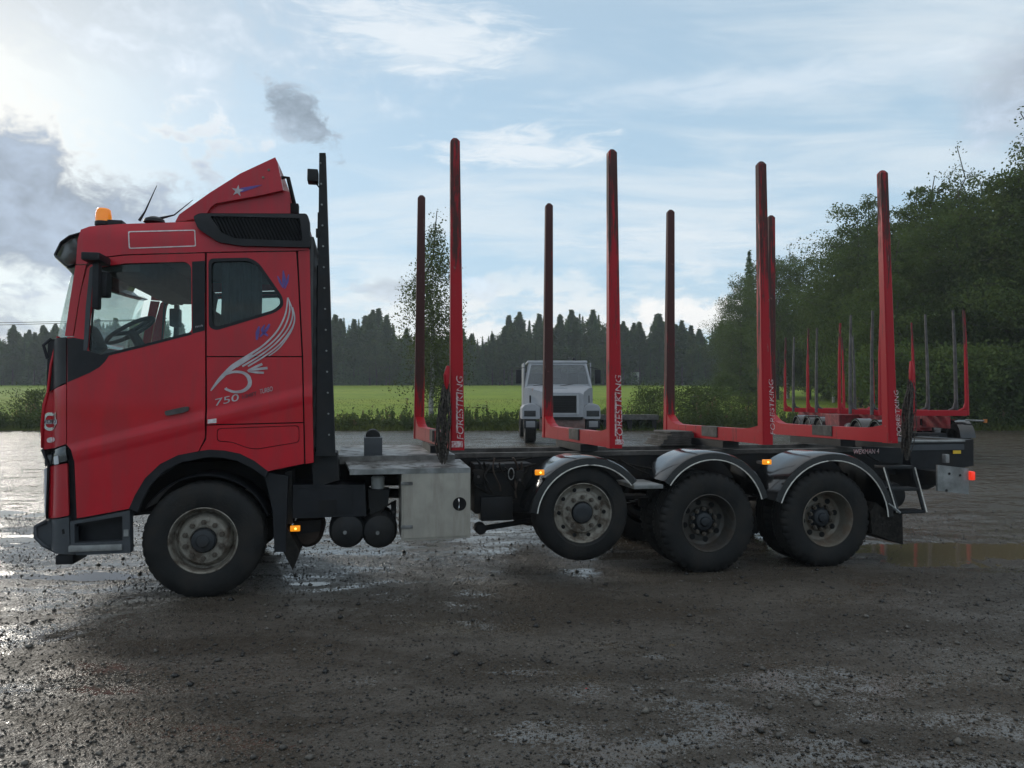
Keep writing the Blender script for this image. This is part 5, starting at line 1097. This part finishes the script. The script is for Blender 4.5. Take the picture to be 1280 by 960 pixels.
# ------------------------------------------------------------------ grey bonneted truck behind
def grey_truck():
    Y = 28.0; K = Y/F; X = (698-640)*K; o = empty('grey_truck', (X, Y, tz(X, Y)), R(2)); tag(o, 'light grey bonneted truck facing the yard, parked in front of the weeds', 'truck')
    def q(x, y): return ((x-698)*K, (550.5-y)*K)
    def pr(name, poly, y0, y1, mtl, par=o, sm=False): return MB().prism([q(*p) for p in poly], y0, y1).build(name, mtl, par, sm)
    # cab: front frame with opening for the windscreen
    w = sheet([q(*p) for p in rc([(655, 482), (661, 451), (665, 448), (731, 448), (735, 451), (741, 482)], 3)], [[q(*p) for p in rc([(659.5, 478), (664.5, 453.5), (731.5, 453.5), (736.5, 478)], 2)]], lambda u, w: .0+.22*(2.1+.55-w)*-.6*0+(w-1.9)*.30, .06, .3).build('cab_front', 'grey_paint', o, False)
    sheet([q(*p) for p in [(659, 479), (664, 453), (732, 453), (737, 479)]], [], lambda u, w: .02+(w-1.9)*.30, .01, .3).build('windscreen', 'grey_glass', o, False)
    s0, s1 = q(655, 482), q(741, 451)
    for x0 in (s0[0], s1[0]-.05): MB().box((x0, .35, .9), (x0+.05, 1.9, s1[1]+.02)).build('cab_side', 'grey_paint', o, False)
    MB().box((s0[0]+.15, .30, s1[1]-.0), (s1[0]-.15, 1.95, s1[1]+.10), bev=.04).build('cab_roof', 'grey_paint_light', o); MB().box((s0[0], 1.86, .9), (s1[0], 1.92, s1[1]-.3)).build('cab_back', 'grey_paint', o, False)
    p0, p1 = q(691, 468), q(707, 456); MB().box((p0[0], 1.84, p0[1]), (p1[0], 1.855, p1[1])).build('rear_window', 'lamp_and_sky_glass', o, False)  # pale solid pane; its colour stands in for daylight through the rear window
    MB().box((s0[0]+.1, .5, .9), (s1[0]-.1, 1.8, q(0, 485)[1])).build('cab_interior', 'interior_grey', o, False)
    for x in (q(676, 0)[0], q(720, 0)[0]): MB().box((x-.22, 1.0, q(0, 485)[1]), (x+.22, 1.25, q(0, 463)[1]), bev=.06).build('seat', 'seat_fabric', o)
    for x in (674, 708): a, b = q(x-8, 480), q(x+10, 477.5); MB().tube([(a[0], -.05, a[1]), (b[0], -.03, b[1]-.0)], .012, 5).build('wiper', 'black_plastic', o)
    # bonnet
    V = []; rows = [(-.0, (655, 741), 481), (-.35, (661, 735), 481.5), (-.95, (676, 726), 487), (-1.05, (677, 725), 490)]
    for y, (xa, xb), yt in rows:
        a, b = q(xa, yt), q(xb, yt); V += [(a[0], y, q(0, 518)[1]), (a[0], y, a[1]-.04), (a[0]+.12, y, a[1]+.03), (b[0]-.12, y, b[1]+.03), (b[0], y, b[1]-.04), (b[0], y, q(0, 518)[1])]
    Fs = []
    for i in range(3):
        for j in range(5): Fs.append((i*6+j, i*6+j+1, (i+1)*6+j+1, (i+1)*6+j))
    Fs.append(tuple(range(18, 24))); MB().add(V, Fs).build('bonnet', 'grey_paint', o, True, 30)
    a, b = q(689, 482.5), q(707, 480); MB().box((a[0], -.7, q(0, 484.5)[1]), (b[0], -.42, q(0, 482)[1]), bev=.01).build('bonnet_vent', 'grey_paint_light', o)
    g0, g1 = q(686, 513), q(716, 492.5); MB().box((g0[0], -1.075, g0[1]), (g1[0], -1.052, g1[1])).build('grille', 'dark_hole', o, False)
    for i in range(7): z = g0[1]+(g1[1]-g0[1])*(i+.5)/7; MB().box((g0[0], -1.09, z-.008), (g1[0], -1.076, z+.008)).build('grille_bar', 'black_plastic', o, False)
    for xs, lx in (((651, 673), (653.5, 667.5)), ((724.5, 746), (729, 744.5))):
        out = xs[0] < 690; pf = [(xs[0], 521), (xs[0], 507), (xs[0]+3, 503.5), (xs[0]+8, 502), (xs[1]-7, 502), (xs[1], 507), (xs[1], 521)] if out else [(xs[0], 521), (xs[0], 507), (xs[0]+7, 502), (xs[1]-8, 502), (xs[1]-3, 503.5), (xs[1], 507), (xs[1], 521)]; f = MB().prism([q(*p_) for p_ in pf], -.95, .55).build('fender', 'grey_paint', o, False); md_ = f.modifiers.new('b', 'BEVEL'); md_.width = .03; md_.segments = 2
        a, b = q(lx[0], 517.5), q(lx[1], 510.5); MB().box((a[0], -.965, a[1]), (b[0], -.95, b[1]), bev=.004).build('headlight', 'hub_dark', f)
        c = (lx[0]+lx[1])/2+.8; a, b = q(c-5.5, 530.5), q(c+5.5, 523); l = MB().box((a[0]-.08, -.90, a[1]-.06), (b[0]+.08, -.6, b[1]+.02), bev=.02).build('lamp_box', 'black_plastic', f); MB().box((a[0], -.915, a[1]), (b[0], -.90, b[1]), bev=.006).build('fog_lamp', 'fog_glass', l)
    a, b = q(672, 534), q(727, 520); MB().box((a[0], -.98, a[1]), (b[0], -.86, b[1]), bev=.01).build('bumper', 'bumper_rust', o)
    for sx, xm in ((-1, 648.5), (1, 748)):
        a, b = q(xm-3.6, 477), q(xm+3.6, 459.5); mm = MB().box((a[0], .05, a[1]), (b[0], .15, b[1]), bev=.02).build('mirror', 'black_plastic', o); c = q(739 if sx > 0 else 657, 456); MB().tube([(c[0], .3, c[1]), ((a[0]+b[0])/2, .1, b[1]+.03), ((a[0]+b[0])/2, .1, b[1]-.02)], .012, 5).build('mirror_arm', 'black_plastic', mm)
    for xs, m_ in (((661, 663.5), 'dark_hole'), ((732.5, 735), 'dark_hole')): a, b = q(xs[0], 501), q(xs[1], 492); MB().box((a[0], -.42, a[1]), (b[0], -.36, b[1])).build('side_vent', m_, o, False)
    a, b = q(676, 521.5), q(724, 518); MB().box((a[0], -1.06, a[1]), (b[0], -.9, b[1])).build('bonnet_gap', 'dark_hole', o, False)
    for x in (666, 731): a = q(x, 486); MB().box((a[0]-.05, -.50, a[1]-.03), (a[0]+.05, -.40, a[1]+.08), bev=.015).build('indicator', 'amber_dull', o)
    a, b = q(682.5, 515), q(719.5, 491); fr2 = sheet([(a[0], a[1]), (b[0], a[1]), (b[0], b[1]), (a[0], b[1])], [[(a[0]+.09, a[1]+.05), (b[0]-.09, a[1]+.05), (b[0]-.09, b[1]-.04), (a[0]+.09, b[1]-.04)]], lambda u, w: -1.085, .03, 5).build('grille_frame', 'grey_paint_light', o, False)
    for x in (659.5, 737): a, b = q(x-1.6, 482), q(x+1.6, 452); MB().tube([((q(657, 0)[0] if x < 700 else q(739, 0)[0]), -.02, a[1]), ((q(663.5, 0)[0] if x < 700 else q(733, 0)[0]), .21, b[1])], .035, 6).build('screen_pillar', 'grey_paint_light', o)
    for x in (671, 728): a = q(x, 449); MB().tube([(a[0], .6, a[1]), (a[0], .6, a[1]+.75)], [.01, .004], 5).build('antenna', 'black_plastic', o)
    a = q(721, 447); MB().lathe([(.07, 0), (.07, .08), (.04, .12), (0, .13)], 14, (a[0], .8, a[1]), 'z').build('beacon', 'black_plastic', o)
    ty = tyre_mesh(.60, .42, .02, .3)
    for xm in (662, 735.5):
        c = q(xm, 550); wq = empty('wheel', (c[0], -.1, .60), 0, o); t = link('tyre', ty, wq, 'rubber'); t.rotation_euler = (0, 0, math.pi/2); t.location = (.21*1, 0, 0)
        MB().lathe([(.3, .06), (.2, .12), (0, .12)], 24, (-.21, 0, 0), 'x').build('rim', 'rim_dark', wq)
        w2 = copy_tree(wq, o); w2.location.y = 4.0
    for x in (-.45, .37): MB().box((x, -.8, .75), (x+.08, 5.2, 1.0)).build('frame_rail', 'chassis', o, False)
    MB().tube([(-1.0, -.1, .6), (1.0, -.1, .6)], .08, 10).build('axle', 'chassis', o); MB().tube([(-1.0, 4, .6), (1.0, 4, .6)], .1, 10).build('axle', 'chassis', o)
    return o
grey_truck()
def beam():
    Y = 36.4; a = (752-640)/F*Y; b = (823-640)/F*Y; z = CH-(518.5-503)/F*Y; o = empty('flat_trailer', ((a+b)/2, Y, tz(a, Y))); tag(o, 'long flat grey load bed standing beside the grey truck', 'trailer'); L = (b-a)/2; h = z-tz(a, Y)
    for i in range(4): MB().box((-L-.6, i*.42, h-.06), (L, i*.42+.40, h), bev=.008).build('plank', 'board_grey', o, False)
    MB().box((-L-.6, -.06, h-.24), (L, -.003, h-.02)).build('side_rail', 'board_grey', o, False)
    for x in (-L+.1, -.1, L-.3): MB().box((x, .0, -.05), (x+.2, 1.6, h-.062)).build('support', 'chassis', o, False)
beam()

# ------------------------------------------------------------------ parked log trailer on the right
def trailer():
    a = math.atan2(.82, 9.7); T0 = Vector((11.9, 21.3)); o = empty('log_trailer', (T0.x, T0.y, tz(11.9, 24)), -a); tag(o, 'red five axle log trailer with upright stakes parked before the wood edge', 'trailer')
    def at(name, m, mtl, par=o, sm=False): return m.build(name, mtl, par, sm)
    zb = 1.20
    for i, (t, c) in enumerate(((0, 'stake_red'), (.6, 'galvanised_dark'), (2.33, 'galvanised_dark'), (3.3, 'stake_red'), (5.66, 'galvanised_dark'), (6.66, 'stake_red'), (8.5, 'galvanised_dark'), (9.7, 'stake_red'))):
        b = at('bunk_beam', MB().box((-1.17, t-.07, zb), (1.17, t+.07, zb+.16), bev=.008), 'stake_red')
        for s in (-1, 1):
            k = MB().tube([(s*1.20, t, zb+.02), (s*1.20, t, zb+.5), (s*1.19, t, zb+1.8), (s*1.15, t, zb+3.05+.08*(i % 3))], [.062, .058, .050, .036], 8); at('stake', k, c, b, True)
            at('stake_gusset', MB().tube([(s*1.17, t, zb+.36), (s*1.13, t, zb+.22), (s*.98, t, zb+.14)], .04, 6), c, b, True)
    for x in (-.45, .37): at('frame_rail', MB().box((x, -.6, zb-.34), (x+.08, 10.4, zb-.005)), 'frame_red')
    for t in (.9, 3, 5.5, 8.0): at('cross_member', MB().box((-.37, t, zb-.3), (.37, t+.08, zb-.1)), 'black_steel')
    at('tool_locker', MB().box((-1.15, 3.5, zb-.45), (-.5, 4.9, zb-.02), bev=.02), 'frame_red'); at('air_tank', MB().lathe([(0, 0), (.15, .03), (.15, .9), (0, .93)], 16, (-.85, 3.2, zb-.45)), 'galvanised', o, True)
    ty = tyre_mesh(.49, .30, .004); RIM_T = copymat(RIMS['lift'], 'rim_dark')
    for t in (.25, 1.75, 5.35, 6.65, 7.95):
        for s in (-1, 1):
            w = empty('wheel', (s*1.22, t, .49), R(-90) if s < 0 else R(90), o); link('tyre', ty, w, 'rubber'); link('rim', RIM_T, w); link('hub', HUBS['lift'], w)
            V = []; Fs = []; n = 14
            for i in range(n+1):
                th = R(8+164*i/n)
                for rr, x in ((.60, s*1.26), (.60, s*.85), (.585, s*.85), (.585, s*1.24), (.54, s*1.255), (.54, s*1.265)): V.append((x, t+rr*math.cos(th), .50+rr*math.sin(th)))
            for i in range(n):
                for j in range(6): Fs.append((i*6+j, i*6+(j+1) % 6, (i+1)*6+(j+1) % 6, (i+1)*6+j))
            g = at('mudguard', MB().add(V, Fs), 'black_gloss', o, True); at('guard_edge', MB().tube([(s*1.268, t+.54*math.cos(R(8+164*i/n)), .50+.54*math.sin(R(8+164*i/n))) for i in range(n+1)], .007, 5), 'galvanised', g, True)
        at('axle', MB().tube([(-1.1, t, .49), (1.1, t, .49)], .07, 8), 'chassis', o, True)
    at('drawbar', MB().prism([(-.4, .55), (.4, .55), (.4, .72), (-.4, .72)], -.5, .2), 'black_steel'); at('coupling_eye', MB().tube([(.0+.09*math.cos(x), -.6+.09*math.sin(x), .63) for x in np.linspace(0, 6.28, 16)], .03, 6), 'black_steel', o, True)
    at('turntable', MB().lathe([(0, 0), (.62, 0), (.62, .10), (0, .10)], 28, (0, 1.0, zb-.45), 'z'), 'frame_red', o, True)
    at('marker_arm', MB().tube([(1.1, -.1, zb-.12), (1.62, -.15, zb-.14)], .03, 6), 'galvanised', o, True); at('marker_lens', MB().box((1.58, -.18, zb-.19), (1.66, -.12, zb-.09)), 'amber_dull')
trailer()

# ------------------------------------------------------------------ far small things
def power():
    Y = 85; X = (175-640)/F*Y; z = tz(X, Y); h = CH+(503-402)/F*Y-z; p = MB().tube([(0, 0, -.5), (0, 0, h+.5)], [.16, .10], 10).build('utility_pole', 'wood_pole'); p.location = (X, Y, z); tag(p, 'wooden utility pole carrying the wires, behind the red cab', 'pole')
    MB().box((-.9, -.06, h-.12), (.9, .06, h)).build('crossarm', 'wood_pole', p, False)
    for j, dx in enumerate((-.8, .8)):
        m = MB(); m.tube([(X-70*f, Y+dx*2, z+h+.05-3.2*f*(1-f)*(1 if j else .6)+j*.35) for f in np.linspace(0, 1, 20)], .035, 5); o = m.build('power_line', 'black_plastic'); tag(o, ('lower' if j == 0 else 'upper')+' overhead wire running left from the pole behind the red cab', 'wire')
power()
def hut():
    Y = 171.9; X = (794-640)/F*Y; o = empty('white_hut', (X, Y, tz(X, Y)+1.5)); tag(o, 'tiny pale building glimpsed between the far trees beyond the field', 'building'); MB().box((-1.0, 0, -1.5), (1.0, 2.5, 1.6)).build('wall', 'wall_white', o, False); MB().prism([(-1.25, 1.6), (1.25, 1.6), (0, 2.4)], -.3, 2.8).build('roof', 'board_grey', o, False); MB().box((-.5, -.03, -.2), (.5, -.004, .8)).build('window', 'dark_hole', o, False)
hut()

# ------------------------------------------------------------------ light haze in the air after the rain
def haze():
    m = bpy.data.materials.new('haze'); m.use_nodes = True; k = NT(m.node_tree); k.n.remove(k.n['Principled BSDF'])
    v = k.new('ShaderNodeVolumePrincipled'); v.inputs['Color'].default_value = (.86, .93, 1.0, 1); v.inputs['Density'].default_value = HAZE; v.inputs['Anisotropy'].default_value = .3
    k.l.new(v.outputs[0], k.n['Material Output'].inputs['Volume']); MATS['haze'] = m
    o = MB().box((-960, -960, -1.4), (960, 960, 34)).build('haze', 'haze', None, False); kind(o, 'stuff'); tag(o, 'thin pale haze in the damp air over the yard and field', 'haze')
HAZE = .0006
haze()
